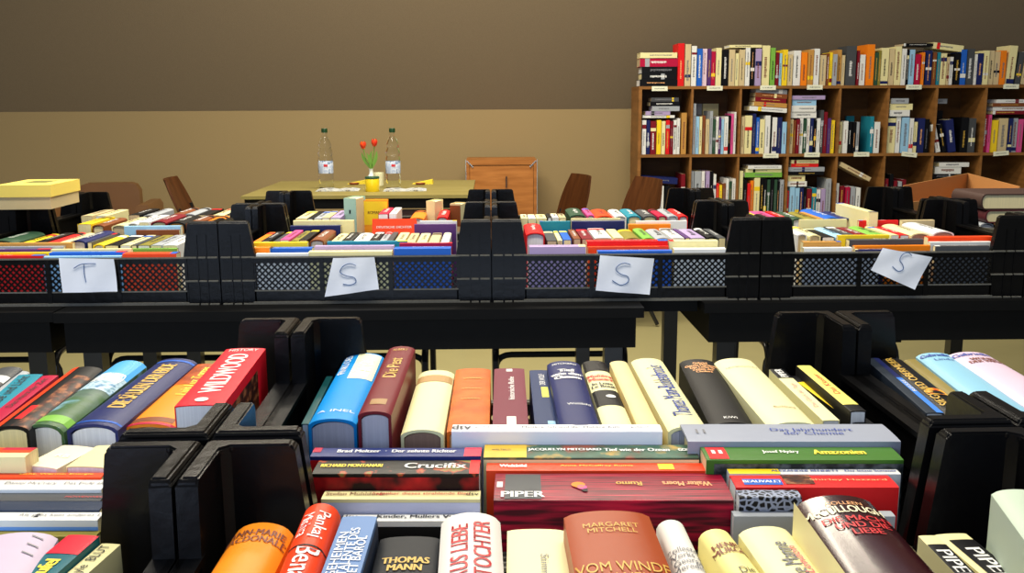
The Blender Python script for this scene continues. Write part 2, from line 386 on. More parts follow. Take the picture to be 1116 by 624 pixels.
# ---- far near-row crates: books standing spine up (left crate)
V(FR, (-62, 441), (-36, 443), (4, 404), .135, 'black and white patterned book at the far left edge', 'h', 'S', 'w', [('band', .6, .75, -.5, .5, 'w')])
V(FR, (-36, 446), (-14, 447), (20, 405), .13, 'small grey book with white edge beside the teal book', 'h', 's', 'w')
V(FR, (-46, 458), (-12, 459), (27, 411), .13, 'teal paperback spine at far left of the second row', 'p', 't', 'w', [T('Liebe und Licht', .6, 0, .11, .010, 90, 'black')])
V(FR, (-22, 460), (-4, 461), (52, 411), .13, 'narrow dark pink paperback beside the teal one', 'p', 'm', 'w', [T('Das Herz der Zeit', .6, 0, .1, .006, 90, 'black')])
V(FR, (-8, 462), (27, 466), (94, 399), .142, 'dark book with an orange-red stripe and floral spine', 'h', 'k', 'c', [('band', 0, 1, -.46, -.22, A['vermil']), ('band', 0, .82, .05, .48, A['floral']), ('band', .1, .3, -.1, .1, 'r')])
V(FR, (22.6, 462), (69, 462), (146, 389), .14, 'book with a green and pale blue landscape spine', 'h', A['landscape'], 'w', [('band', .72, 1, -.5, .5, mat('cover_sky_blue', srgb(80, 165, 225), .4)), ('band', .5, .72, -.5, .5, A['ice']), T('NORDWIND', .7, 0, .03, .03, 0, 'white', .003), ('band', .04, .12, -.5, .5, 'g')], b=.010)
V(FR, (73, 461), (127, 463), (194, 389), .142, 'thick navy book with gold ornament lettering on spine', 'h', A['Navy2'], 'w', [T('DIE SÄULEN DER ERDE', .55, 0, .15, .020, 90, 'gold', .002), ('band', .94, .965, -.5, .5, 'b'), ('band', .035, .05, -.5, .5, 'b')])
V(FR, (131, 461), (190, 463), (232, 389), .135, 'orange hardback shading to brown, beside the navy book', 'h', A['brightorange'], 'c', [('band', .62, 1, -.5, .5, ramp_mat('cover_burnt_brown', [(.3, (130, 50, 16)), (.7, (190, 90, 24))], 60)), T('Luis Luz Torres', .68, .1, .1, .012, 90, 'yellow', .001), ('band', .04, .10, -.4, .4, 'u'), ('band', 0, .03, -.5, .5, 'm')])
V(FR, (191, 440), (242, 442), (268, 379), .163, 'bright red WILDWOOD book leaning against the crate edge', 'p', mat('cover_bright_red', srgb(228, 26, 44), .4, var=.03), 'w', [T('WILDWOOD', .52, 0, .135, .020, 90, 'white', .0015), T('HISTORY', .95, 0, .03, .010, 0, 'white'), ('disc', .07, -.02, .006, 'w'), ('side', .0, .75, .25, .93, 1, A['floral'])])
# centre crate, back row
V(FR, (329, 461), (336, 462), (358, 412), .125, 'thin dark teal book squeezed against the crate wall', 'p', mat('cover_dark_teal', srgb(16, 72, 74), .4), 'w')
V(FR, (335, 456), (389, 456), (398, 383), .145, 'bright blue hardback with a cream title panel', 'h', A['cyan'], 's', [('band', .56, .98, -.12, .46, mat('cover_pale_yellow', srgb(236, 236, 190), .5)), T('LÄNGE', .74, .14, .06, .018, 90, 'white', .002), T('FINKS DES', .8, -.34, .07, .008, 90, 'white'), T('A INEL', .10, 0, .034, .006, 0, 'white')])
V(FR, (390, 447), (426, 449), (438, 377), .157, 'tall maroon book with gold lettering and side edge', 'h', A['maroon'], 's', [T('Die Pest', .62, 0, .07, .013, 90, 'gold', .001), T('ALBERT', .93, 0, .016, .008, 0, 'gold'), ('band', .09, .16, -.25, .25, mat('foil_gold_dull', srgb(150, 110, 50), .4))])
V(FR, (436, 468), (484, 468), (476, 403), .135, 'cream hardback with a tan band at its far end', 'h', A['lightcream'], 'g', [('band', .78, .9, -.49, .49, mat('cover_tan_band', srgb(176, 140, 90), .5))])
V(FR, (486, 468), (534, 468), (516, 401), .13, 'orange-brown leather book with faint gold bands', 'h', A['leather'], 'e', [T('~~~~~~', .8, 0, .02, .004, 0, 'gold'), T('~~~~~~', .45, 0, .02, .003, 0, 'gold'), T('~~~~~~', .62, 0, .02, .003, 0, 'gold')], b=.003)
V(FR, (536, 466), (577, 466), (555, 401), .13, 'maroon paperback with thin white title, left of the thin navy book', 'p', mat('cover_wine', srgb(112, 36, 56), .4, var=.04), 'e', [T('historische Reihe', .62, .05, .08, .006, 90, 'white', .0006), ('band', .04, .16, -.1, .16, 'w'), ('band', .93, .98, -.1, .1, 'w')])
V(FR, (583, 466), (608, 466), (587, 403), .128, 'thin navy paperback with a yellow title patch', 'p', mat('cover_mid_navy', srgb(28, 48, 90), .4), 'w', [('band', .48, .66, 0, .35, mat('cover_lemon', srgb(222, 222, 90), .5)), T('DER WOLF', .8, .1, .04, .006, 90, 'white'), ('band', .05, .1, .1, .45, 'l')])
V(FR, (610, 462), (656, 463), (614, 393), .142, 'dark blue hardback with bold white title Tief wie der Ozean', 'h', A['Navy2'], 'e', [T('Tief\nwie der\nOzean', .76, 0, .032, .035, 0, 'white', .0025), T('MITCHARD', .94, 0, .026, .006, 0, 'white'), T('Weltbild', .28, .1, .022, .006, 0, 'white')])
V(FR, (658, 464), (692, 465), (647, 393), .135, 'black and cream spotted book with red Moliere lettering', 'h', A['lightcream'], 'w', [('band', .82, 1, -.5, .5, 'k'), ('band', .28, .5, -.5, .5, 'k'), T('Molière\nMozart', .70, 0, .026, .022, 0, 'red', .002), T('In Love\nLe Roué', .58, 0, .024, .018, 0, 'black', .001), ('disc', .4, .12, .005, 'w')])
V(FR, (697, 467), (722, 468), (674, 393), .137, 'plain beige book between the spotted and the cream book', 'h', mat('cover_sand', srgb(226, 204, 148), .45, var=.05), 's')
V(FR, (728, 465), (773, 464), (705, 390), .14, 'cream book with tall blue-grey lettering along its spine', 'h', A['lightcream'], 's', [T('Thomas Mann-Buddenbrooks', .5, .05, .17, .018, 90, 'blue', .0005)])
V(FR, (774, 460), (824, 460), (760, 391), .137, 'black book with peach lettering at its far end', 'h', mat('cover_soft_black', srgb(17, 16, 17), .5, var=.2), 'w', [T('Gabriel\nGarcía Márquez\nDie Liebe in\nZeiten der\nCholera', .84, 0, .034, .04, 0, 'peach', .0008), T('KiWi', .06, 0, .012, .006, 0, 'white')])
V(FR, (838, 460), (893, 459), (800, 390), .142, 'thick plain cream hardback beside the black book', 'h', A['lightcream'], 'w', [T('HEMINGWAY', .84, 0, .034, .005, 0, 'grey'), T('Buchbund', .2, .1, .02, .005, 0, 'brown')])
V(FR, (897, 458), (915, 457), (846, 402), .128, 'cream paperback with a black publisher block at its top', 'p', A['lightcream'], 'w', [('band', .8, 1, -.5, .5, 'k'), T('PIPER', .9, 0, .03, .008, 90, 'white', .001), T('Das Glück der Tage', .45, 0, .08, .006, 90, 'pink')])
V(FR, (927, 448), (944, 447), (878, 400), .137, 'black paperback with a yellow spine and red title', 'p', 'k', 'w', [('band', .12, .98, -.5, .5, mat('cover_lemon_spine', srgb(236, 222, 110), .45)), T('Das Kloster', .55, 0, .07, .006, 90, 'red')])
V(FR, (932, 462), (952, 460), (890, 424), .126, 'short yellow and black paperback at the crate corner', 'p', 'k', 'w', [('band', .2, .85, -.5, .5, 'y'), T('S', .5, 0, .014, .012, 0, 'black', .001)], L=.16)
# right crate
V(FR, (1010, 450), (1028, 449), (950, 390), .135, 'dark grey book with a blue stripe beside the crate wall', 'p', mat('cover_charcoal', srgb(42, 50, 60), .4), 'w', [('band', .0, .6, .1, .5, mat('cover_cornflower', srgb(70, 130, 215), .4)), ('band', .6, 1, .1, .5, 'n'), T('REISSE', .45, .3, .04, .004, 90, 'white')])
V(FR, (1031, 449), (1060, 448), (972, 390), .137, 'black book with gold capitals and an orange orb', 'h', 'k', 'w', [T('SIEGFRIED OBERMEIER', .55, -.2, .17, .008, 90, 'gold', .001), ('disc', .33, .12, .011, A['orb'])])
V(FR, (1062, 449), (1092, 449), (996, 391), .134, 'plain olive-tan book between the black and light blue ones', 'h', A['taupe'], 'w')
V(FR, (1086, 452), (1138, 452), (1019, 384), .142, 'light blue hardback with dark blue ornate initials', 'h', A['paleblue'], 'w', [T('Gabrielle', .95, -.1, .03, .010, 0, 'blue', .001), T('Linda', .87, 0, .02, .008, 0, 'blue')])
V(FR, (1142, 452), (1200, 450), (1056, 383), .145, 'pale pink hardback with maroon lettering at right edge', 'h', A['pinkw'], 'w', [T('Gabrielle', .95, -.05, .04, .010, 0, 'blue', .001), T('WOHIN\nDER WIND', .84, .05, .036, .018, 0, 'brown', .001)])
# ---- rows lying lengthwise, spine up, in front of them
Hb(FR, 492, 722, 469.5, 461.5, .142, 'white paperback with dtv on its spine', 'p', mat('cover_clean_white', srgb(232, 232, 236), .4), 'w', [T('dtv', .045, .0, .016, .010, 90, 'black', .0008), T('großdruck', .17, 0, .022, .006, 90, 'grey'), T('Molière, Ich und der Molière-Kult', .57, 0, .085, .006, 90, 'black'), T('großdruck', .9, 0, .016, .005, 90, 'black')], col='M')
Hb(FR, 527, 762, 497.5, 483, .134, 'paperback with an oil painting spine by Jacquelyn Mitchard', 'p', A['oil'], 'c', [('band', 0, .2, -.5, .5, mat('cover_mustard', srgb(214, 176, 50), .4, var=.2)), T('WELTBILD', .08, 0, .016, .004, 90, 'black'), T('JACQUELYN MITCHARD', .38, 0, .062, .007, 90, 'white', .0007), T('Tief wie der Ozean', .72, 0, .055, .007, 90, 'white', .0007), T('GOLD', .95, 0, .012, .006, 90, 'white', .001), ('side', 0, 1, .0, .98, 1, 'c')], col='M')
Hb(FR, 530, 772, 512, 503.5, .126, 'orange-red paperback with small white and yellow print', 'p', A['vermil'], 'w', [T('Weltbild', .12, 0, .022, .006, 90, 'white', .001), T('Anne McCaffrey Rumis', .5, 0, .06, .004, 90, 'yellow'), ('band', .78, .85, -.3, .4, 'y')], col='M')
Hb(FR, 538, 800, 543, 513, .125, 'thick dark red striped book with a PIPER block', 'p', A['stripe'], 'w', [('band', .045, .20, -.42, .47, 'S'), T('PIPER', .122, .34, .033, .0095, 90, 'white', .0012), ('band', .01, .035, -.1, .1, 'w'), T('Rumo', .58, -.02, .020, .008, -90, 'gold', .0008), T('Walter Moers', .83, -.02, .038, .009, -90, 'peach', .0006), ('disc', .36, .03, .0055, 'o'), ('disc', .375, .12, .004, 'p'), ('disc', .385, .22, .0025, 'k')], col='M')
Hb(FR, 338, 524, 496.5, 487, .132, 'navy paperback by Brad Meltzer with a pink-red end block', 'p', mat('cover_royal_navy', srgb(34, 48, 108), .4), 'w', [('band', .9, 1, -.5, .5, mat('cover_signal_pink', srgb(235, 40, 70), .4)), ('band', 0, .05, -.5, .1, 'm'), T('Brad Meltzer  ·  Der zehnte Richter', .5, 0, .10, .0065, 90, 'white', .0007), ('side', 0, 1, .85, .97, 1, 'r')], col='L')
Hb(FR, 340, 522, 515, 500, .127, 'dark crackled book titled Crucifix beside a red end panel', 'p', A['crucifix'], 'w', [('band', .94, 1, -.5, .5, 'r'), T('RICHARD MONTANARI', .22, .0, .050, .0065, 90, 'yellow', .0006), T('Crucifix', .73, .0, .050, .011, 90, 'white', .0010), ('side', 0, 1, .0, .97, 1, ramp_mat('cover_red_black_scene', [(.4, (30, 10, 12)), (.5, (150, 20, 24)), (.6, (190, 30, 30))], 25)), ], col='L')
Hb(FR, 350, 523, 543, 533.5, .112, 'cream paperback with a small red title under the Crucifix book', 'p', 'c', 'w', [T('Stefan Mühldorfer', .22, 0, .05, .006, 90, 'brown'), T('Tagsüber dieses strahlende Blau', .62, 0, .078, .006, 90, 'red'), T('dtv', .95, 0, .010, .006, 90, 'black'), ('side', 0, 1, 0, .97, 1, mat('cover_pale_periwinkle', srgb(196, 200, 226), .45, var=.08, scale=10))], col='L')
Hb(FR, 372, 524, 567, 559, .098, 'white paperback titled Kinder, Müllers Vieh in the lowest row', 'p', 'w', 'w', [T('Kinder, Müllers Vieh', .55, 0, .065, .006, 90, 'black', .0006), T('dtv', .05, 0, .012, .006, 90, 'black'), ('side', 0, 1, 0, .95, 1, 'k')], col='L')
Hb(FR, 750, 982, 480, 461, .142, 'wide silver-grey book with blue lettering lying at right', 'h', A['silver'], 'c', [T('Das Jahrhundert\nder Chemie', .62, .0, .07, .016, 90, 'blue'), T('||', .08, 0, .008, .010, 90, 'grey')], b=.001, col='R')
Hb(FR, 770, 985, 500, 486, .132, 'green paperback reading Josef Nyary Amazonien', 'p', mat('cover_leaf_green', srgb(66, 112, 40), .4, var=.05), 'c', [('band', .02, .12, -.42, .45, 'r'), T('II', .07, 0, .008, .008, 90, 'white', .001), T('Josef Nyáry', .40, 0, .030, .008, 90, 'white', .0005), T('Amazonien', .70, 0, .042, .010, 90, 'yellow', .0012), ('side', .04, 1, .0, .97, 1, A['marble'])], col='R')
Hb(FR, 795, 982, 516, 510.5, .122, 'thin white and yellow paperback below the green one', 'p', 'w', 'w', [('band', 0, .3, -.5, .5, 'y'), T('ALEXANDER BENNETT   Der letzte Sommer', .62, 0, .10, .0035, 90, 'blue', .0004)], col='R')
Hb(FR, 802, 980, 530, 517, .115, 'bright red paperback with a small blue label', 'p', 'r', 'w', [('band', .06, .3, -.1, .35, 'b'), T('BEAUVALET', .18, .12, .03, .0045, 90, 'white', .0005), ('band', .32, .5, -.5, .3, ART['floral']), T('Shirley Hazzard', .72, 0, .06, .005, 90, 'peach')], col='R')
Hb(FR, 806, 874, 541, 533, .108, 'small black and grey leopard spotted book', 'p', A['leopard'], 'w', [('side', 0, 1, .35, .98, 1, A['leopard'])], col='R')
Hb(FR, 800, 976, 562, 556, .096, 'pale grey book low in front of the red ones', 'p', 's', 'w', h=.08, col='R')
# left stack of lengthwise books
for a in [(-90, 27, 497, 488, .14, 'cream book with an orange and red end at the far left', 'c', [('band', .45, 1, -.45, .1, 'R'), ('band', .7, 1, -.5, -.15, 'm')]),
 (-95, 110, 519.5, 515, .13, 'orange-red paperback spine with yellow print at left', 'R', [T('Licht, Wärme, Energie', .75, 0, .06, .0035, 90, 'yellow')]),
 (-95, 110, 532.5, 522.5, .127, 'white paperback with long black title at the left edge', 'w', [T('Daniel McCrary - Das Ende aller', .74, 0, .085, .007, 90, 'grey'), ('side', .45, .8, .9, .97, 1, 'd')]),
 (-95, 109, 545, 537, .12, 'dark grey paperback with red print at the left edge', 'S', [T('MÖWENWEG', .9, .1, .03, .004, 90, 'red')]),
 (-95, 108, 555, 546, .115, 'blackish navy paperback at the left edge', mat('cover_ink_navy', srgb(38, 50, 72), .4), []),
 (-95, 106, 566, 558, .11, 'white paperback with a small black bird on its spine', 'w', [T('Als gäbs kein anderes Leben', .82, 0, .075, .006, 90, 'grey'), ('band', .64, .66, -.2, .2, 'k'), ('side', 0, 1, .3, .95, 1, mat('cover_pale_sky', srgb(110, 160, 225), .4, var=.2, scale=8))]),
 (-95, 104, 584, 578, .098, 'narrow olive paperback, lowest of the left edge row', 'O', [])]:
    Hb(FR, a[0], a[1], a[2], a[3], a[4], a[5], 'p', a[6], 'c', a[7], col='Z')
V(FR, (20, 508), (66, 508), (66, 496), .128, 'short beige paperback lying left of its twin', 'p', mat('cover_buff', srgb(232, 220, 190), .5), 'w', [T('RB', .5, .1, .012, .006, 0, 'white')], L=.05)
V(FR, (70, 508), (118, 508), (112, 495), .128, 'short buff paperback touching the crate post', 'p', 'c', 'w', L=.05)
# ---- nearest row, spines running towards the camera
N = dict(anchor='far', L=.2)
V(FR, (-60, 624), (34, 624), (18, 580), .135, 'pale lavender thick book at the lower left corner', 'h', A['skin'], 'w', [T('/ / /', .9, .3, .03, .008, 90, 'grey')], **N)
V(FR, (22, 624), (62, 624), (91, 583), .13, 'teal and red book with yellow title Teufel', 'p', mat('cover_petrol', srgb(26, 98, 108), .4), 'c', [('band', .86, 1.0, -.5, .5, mat('cover_pinkish_red', srgb(222, 36, 56), .4)), T('Teufel', .73, 0, .034, .010, 90, 'yellow', .002)], **N)
V(FR, (72, 624), (96, 624), (121, 592), .125, 'cream paperback by Conan Doyle beside the red ended one', 'p', 'c', 'w', [T('Conan Doyle  BLUT', .78, 0, .08, .009, 90, 'black')], **N)
V(FR, (218, 624), (292, 624), (287, 569), .142, 'orange cloth book by Ann-Marie MacDonald', 'h', A['brightorange'], 'w', [T('ANN-MARIE\nMACDONALD', .90, 0, .044, .018, 0, 'brown', .0005)], b=.012, **N)
V(FR, (296, 624), (345, 624), (350, 548), .155, 'orange-red book titled Benares by Pankaj Mishra', 'h', A['vermil'], 'w', [T('Pankaj', .84, .15, .038, .010, -90, 'white', .0007), T('Mishra', .84, -.2, .034, .007, -90, 'white'), T('Benares', .50, .1, .07, .014, -90, 'white', .001), ('band', .68, .69, -.5, .5, 'k')], b=.012, **N)
V(FR, (349, 624), (393, 624), (392, 562), .148, 'slate blue paperback reading DIE GEHEIMEN TALENTE', 'p', A['bluegrey'], 'w', [T('DIE GEHEIMEN', .66, -.26, .085, .006, 90, 'white'), T('TALENTE DES', .74, .02, .065, .006, 90, 'white'), T('PIET BAROL', .70, .28, .058, .006, 90, 'white'), ('side', 0, 1, .0, .97, 1, A['darkslate'])], **N)
V(FR, (403, 624), (476, 624), (447, 584), .135, 'black book with gold lettering THOMAS MANN', 'h', mat('cover_blue_black', srgb(15, 20, 28), .5, var=.2), 'w', [T('THOMAS\nMANN', .80, 0, .030, .018, 0, 'gold', .001), T('Budden', .58, 0, .036, .014, 0, 'gold', .001)], b=.003, **N)
V(FR, (475, 624), (551, 624), (513, 558), .15, 'white book with red and green lettering AUS LIEBE', 'h', A['palewhite'], 'w', [T('Cathy', .44, -.18, .03, .011, 90, 'green', .0005), T('AUS LIEBE', .72, -.18, .075, .011, 90, 'red', .0005), T('DER TOCHTER', .66, .18, .11, .011, 90, 'red', .0005)], b=.010, **N)
V(FR, (551, 624), (622, 624), (584, 576), .135, 'plain cream book left of the brown Mitchell book', 'h', A['lightcream'], 'w', [T('Stimmungsbilder', .62, .1, .075, .007, -90, 'grey')], b=.002, **N)
V(FR, (626, 624), (737, 624), (661, 556), .155, 'thick brown book by Margaret Mitchell titled VOM WINDE', 'h', A['brick'], 'w', [T('MARGARET\nMITCHELL', .87, 0, .036, .014, 0, 'gold'), T('VOM WINDE\nVERWEHT', .57, 0, .056, .026, 0, 'gold')], b=.006, **N)
V(FR, (739, 624), (775, 624), (731, 566), .142, 'slim ivory book right of the brown Mitchell book', 'h', A['palewhite'], 'w', [T('Collected\nWorks of\nGeorge\nMeredith', .72, 0, .024, .03, 0, 'grey')], b=.008, **N)
V(FR, (795, 624), (836, 624), (779, 576), .137, 'yellow-cream book lettered HENRY MURGER', 'h', mat('cover_straw', srgb(238, 224, 144), .42, var=.03), 'w', [T('HENRY\nMURGER', .86, .05, .026, .014, 0, 'brown', .0007), T('Die\nBoheme', .68, .05, .022, .018, 0, 'black')], b=.008, **N)
V(FR, (840, 624), (905, 624), (833, 573), .14, 'cream book with vertical black and orange title', 'h', A['lightcream'], 'w', [T('Elke Manne', .74, .0, .055, .011, 90, 'grey', .0005), T('Jack London', .70, .22, .06, .008, 90, 'pink', .0005)], b=.007, **N)
V(FR, (927, 624), (1038, 624), (911, 539), .165, 'glossy dark maroon book with red DIE MACHT UND DIE LIEBE', 'h', A['gloss'], 'c', [T('COLLEEN', .93, .0, .024, .005, 0, 'peach'), T('McCULLOUGH', .885, -.05, .050, .010, 0, 'cream', .0006), T('DIE MACHT\nUND DIE\nLIEBE', .77, .03, .044, .026, 0, 'red', .0006), ('side', 0, 1, 0, .97, -1, 'c')], b=.012, **N)
V(FR, (1040, 624), (1063, 624), (1011, 583), .13, 'narrow cream paperback with a black PIPER block', 'p', 'c', 'w', [('band', .60, .93, -.5, .5, 'k'), T('PIPER', .78, 0, .042, .009, -90, 'white', .001)], **N)
V(FR, (1068, 624), (1108, 624), (1036, 581), .13, 'wider cream paperback with a curved black PIPER block', 'p', 'c', 'w', [('band', .58, .95, -.3, .5, 'k'), T('PIPER', .77, .1, .046, .010, -90, 'white', .0012)], **N)
V(FR, (1148, 624), (1225, 624), (1113, 533), .17, 'large pale grey-green book at the lower right edge', 'h', A['palegreen'], 's', [('band', .0, .85, -.1, .5, A['marble'])], **N)
#ROW2
# ---------------------------------------------------------------- second table row
RB = random.Random(3)
cname = lambda k: PAL[k][0]
def uniq(opts):
    for o in opts:
        if o not in USED and 4 <= len(o.split()) <= 16: return o
    return opts[-1]
ORD = ['first', 'second', 'third', 'fourth', 'fifth', 'sixth', 'seventh', 'eighth', 'ninth', 'tenth', 'eleventh', 'twelfth', 'thirteenth', 'fourteenth', 'fifteenth', 'sixteenth', 'seventeenth', 'eighteenth', 'nineteenth', 'twentieth', 'twenty-first', 'twenty-second', 'twenty-third']
def names(i, ks, place, noun='book'):
    c = cname(ks[i]); l = cname(ks[i-1]) if i else None; r = cname(ks[i+1]) if i+1 < len(ks) else None
    o = []
    if l and r: o.append(f'{c} {noun} between {l} and {r} ones {place}')
    elif r: o.append(f'{c} {noun} left of a {r} one {place}')
    elif l: o.append(f'{c} {noun} right of a {l} one {place}')
    o.append(f'{c} {noun} {place}')
    o.append(f'{c} {noun}, {ORD[i] if i < len(ORD) else "last"} from left {place}')
    return [o[0], o[-1]]
def rowV(items, place, group, ys=.115, ye=.30, fr=MR):
    ks = [x[3] for x in items]
    for i, it in enumerate(items):
        nl, nr, y, k = it[:4]; kind = it[4] if len(it) > 4 else 'p'; pg = it[5] if len(it) > 5 else RB.choice('wcce')
        w = max(.085, min(.165, wsolve(fr, (nl+nr)/2, y, ys+RB.random()*.004))); L = (it[7] if len(it) > 7 else .16+RB.random()*.03)
        a = fr.loc(nl, y, w); b_ = fr.loc(nr, y, w); L = min(L, ye-a.y); t = (b_-a).length*.96
        deco = []
        q = RB.random(); ink = 'white' if k in 'kndGbSVmrtub' else 'black'
        if t > .014 and q < .75:
            s = RB.choice(['Die Reise', 'Sommer', 'Das Haus am See', 'Nachtflug', 'Roman', 'Der Fall', 'Winterlicht', 'Die Stadt', 'Am Meer'])
            deco.append(T(s, .55, 0, L*.5, min(.012, t*.4), 90, ink, .0006))
        if q > .55: deco.append(('band', .8, .93, -.5, .5, RB.choice('wykrbc')))
        M = fr.mat((a.x+b_.x)/2, a.y, FLOOR, 0)
        o = make_book(M, t, w-FLOOR, L, kind, k, pg, deco); tag(o, uniq(names(i, ks, place)), 'book', group)
def rowH(items, place, group, y0=.010, fr=MR):
    done = []; items = sorted(items, key=lambda q: -q[2])
    for i, it in enumerate(items):
        x0, x1, yf, yb, k = it[:5]; w = it[5] if len(it) > 5 else .12; kind = it[6] if len(it) > 6 else 'p'
        c = cname(k) if k in PAL else k
        ys = max([y0]+[d[2] for d in done if d[0] < x1-1 and d[1] > x0+1]); t = min(.034, max(.009, (yf-yb)*.0042)); w = max(.085, min(.16, wsolve(fr, (x0+x1)/2, yb, ys+t))); done.append((x0, x1, ys+t+.001))
        L_ = uniq([f'{c} book lying lengthwise {place}', f'{c} book lying lengthwise, {ORD[i]} {place}'])
        ink = 'white' if k in 'kndGbSVmrtu' else 'black'
        deco = [T(RB.choice(['Der lange Weg', 'Tage im Mai', 'Die Insel', 'Geschichten', 'Das Versprechen', 'Kinderjahre']), RB.uniform(.3, .7), 0, .07, .006, 90, ink)]
        if RB.random() < .5: deco.append(('band', *( (0, .1) if RB.random() < .5 else (.88, 1)), -.5, .5, RB.choice('yrwbkc')))
        xm = fr.loc(x0, yb, w); xe = fr.loc(x1, yb, w)
        M = fr.mat(xm.x, ys+t/2, FLOOR, -math.pi/2); o = make_book(M, t, w-FLOOR, xe.x-xm.x, kind, k, 'c', deco); tag(o, L_, 'book', group)
gT, gS1, gS2, gS3 = 'in the T sign crate', 'in the leftmost S sign crate', 'in the middle S sign crate', 'in the tilted S sign crate'
rowH([(-62, 50, 281.5, 277.5, 'r', .119), (-62, 56, 277, 274.5, 'y', .121), (-62, 56, 274, 271, 'V', .123), (-62, 70, 270.5, 268, 's', .124), (-62, 80, 267.5, 264, 'T', .124),
      (51, 134, 281.5, 278, 'l', .119), (58, 138, 277.5, 273.5, 'b', .121), (58, 144, 273, 270.5, 'c', .123), (139, 196, 281, 274, 'R', .119), (142, 194, 273, 270, 'g', .12)], gT, 'lengthwise books along the front of the crates')
rowV([(-14, 14, 262, 'G', 'h', 'c', .13), (17, 33, 265, 'y', 'h'), (35, 47, 264, 'k'), (48, 60, 264, 'r', 'h', 'w', .12), (61, 73, 264, 'c', 'h'), (75, 93, 262, 'n', 'h', 'w', .14, .21), (95, 100, 264, 'S'), (101, 113, 266, 'y', 'h'), (114, 129, 267, 'k', 'p', 'c', .13),
      (131, 142, 267, 'c'), (143, 149, 267, 'S'), (150, 163, 267, 'O'), (164, 176, 267, 's'), (177, 193, 267, 'w')], gT, 'books standing spine up in the T sign crate')
rowH([(138, 198, 249, 245.5, 'l', .132), (150, 196, 252, 250, 'u', .13)], 'at the back of the T sign crate', 'lengthwise books along the back of the crates', .306)
rowV([(84, 99, 244, 'y', 'p', 'c', .135), (100, 113, 245, 'u', 'h', 'c', .135), (121, 138, 245, 'c', 'h', 'e', .137, .21), (139, 150, 243, 'w', 'h', 'c', .137, .2), (151, 162, 242, 'w', 'p', 'c', .137), (164, 181, 241, 'd', 'h', 'c', .137, .21), (182, 201, 242, 'k', 'h', 'o', .134), (202, 216, 242, 'u', 'h', 'w', .137), (217, 231, 243, 'o', 'h', 'w', .134), (232, 246, 243, 'c', 'h', 'c', .132), (247, 258, 243, 'r', 'h', 'c', .132)],
     'behind the T sign crate', 'books in the crate behind the T sign', 0.42, 0.6)
rowV([(88, 100, 235, 'e'), (104, 116, 235, 'c'), (140, 152, 234, 'k'), (156, 168, 234, 's', 'h'), (186, 198, 233, 'u', 'h', 'c', .14), (200, 212, 233, 's', 'h', 'w', .15), (214, 226, 234, 'k'), (230, 242, 234, 'c', 'h'), (245, 256, 234, 'k')],
     'in the rearmost row behind the T sign', 'books in the crate behind the T sign', 0.61, 0.785)
# crate of the leftmost S sign
rowH([(281, 338, 278.5, 275, 'w', .119), (295, 342, 274.5, 268.5, 'b', .122), (278, 296, 274, 268, 'o', .122), (278, 336, 266.5, 263, 'y', .123), (339, 428, 278, 272, 'c', .119), (345, 430, 271, 266.5, 'v', .122), (358, 444, 265.5, 262, 't', .124),
      (431, 492, 277.5, 268, 'b', .12), (436, 493, 267, 264, 'm', .122)], gS1, 'lengthwise books along the front of the crates')
rowV([(276, 284, 263, 'o', 'p', 'c', .125), (285, 294, 262, 'k'), (295, 307, 263, 'S', 'h', 'c', .128), (305, 315, 261, 'p'), (316, 325, 262, 'O', 'h', 'c', .13), (326, 335, 261, 'k'), (337, 353, 261, 'u', 'h', 'w', .14, .2), (356, 370, 265, 'c', 'h', 'w', .128), (371, 380, 263, 'k'), (381, 399, 264, 'w', 'h', 'w', .13), (401, 411, 263, 'k'), (412, 420, 263, 's', 'h'), (421, 427, 263, 'S'), (429, 440, 264, 'c', 'p', 'c', .132), (442, 452, 264, 'e', 'p', 'c', .132), (454, 465, 264, 'c', 'p', 'c', .132), (467, 478, 264, 'e', 'p', 'c', .132), (480, 489, 264, 'w', 'h', 's', .134)],
     gS1, 'books standing spine up in the leftmost S sign crate')
rowH([(321, 386, 242.5, 239.5, 'c', .135), (452, 497, 247, 243.5, 'V', .132), (458, 498, 242.5, 240, 'w', .132), (318, 372, 249, 245, 'n', .13)], 'at the back of the leftmost S sign crate', 'lengthwise books along the back of the crates', .306)
rowV([(322, 334, 238, 'c', 'p', 'c', .14), (335, 341, 238, 'k'), (342, 350, 238, 's', 'p', 'w', .14), (351, 359, 237, 'e', 'p', 'w', .142), (360, 371, 237, 'v', 'p', 'w', .142), (412, 423, 233, 'm', 'p', 'w', .15), (424, 432, 233, 'w', 'p', 'w', .15), (446, 462, 237, 'o', 'h', 'w', .14), (476, 488, 236, 'r', 'h', 'w', .142)], 'before the bottle table', 'books in the crate before the bottle table', 0.42, 0.6)
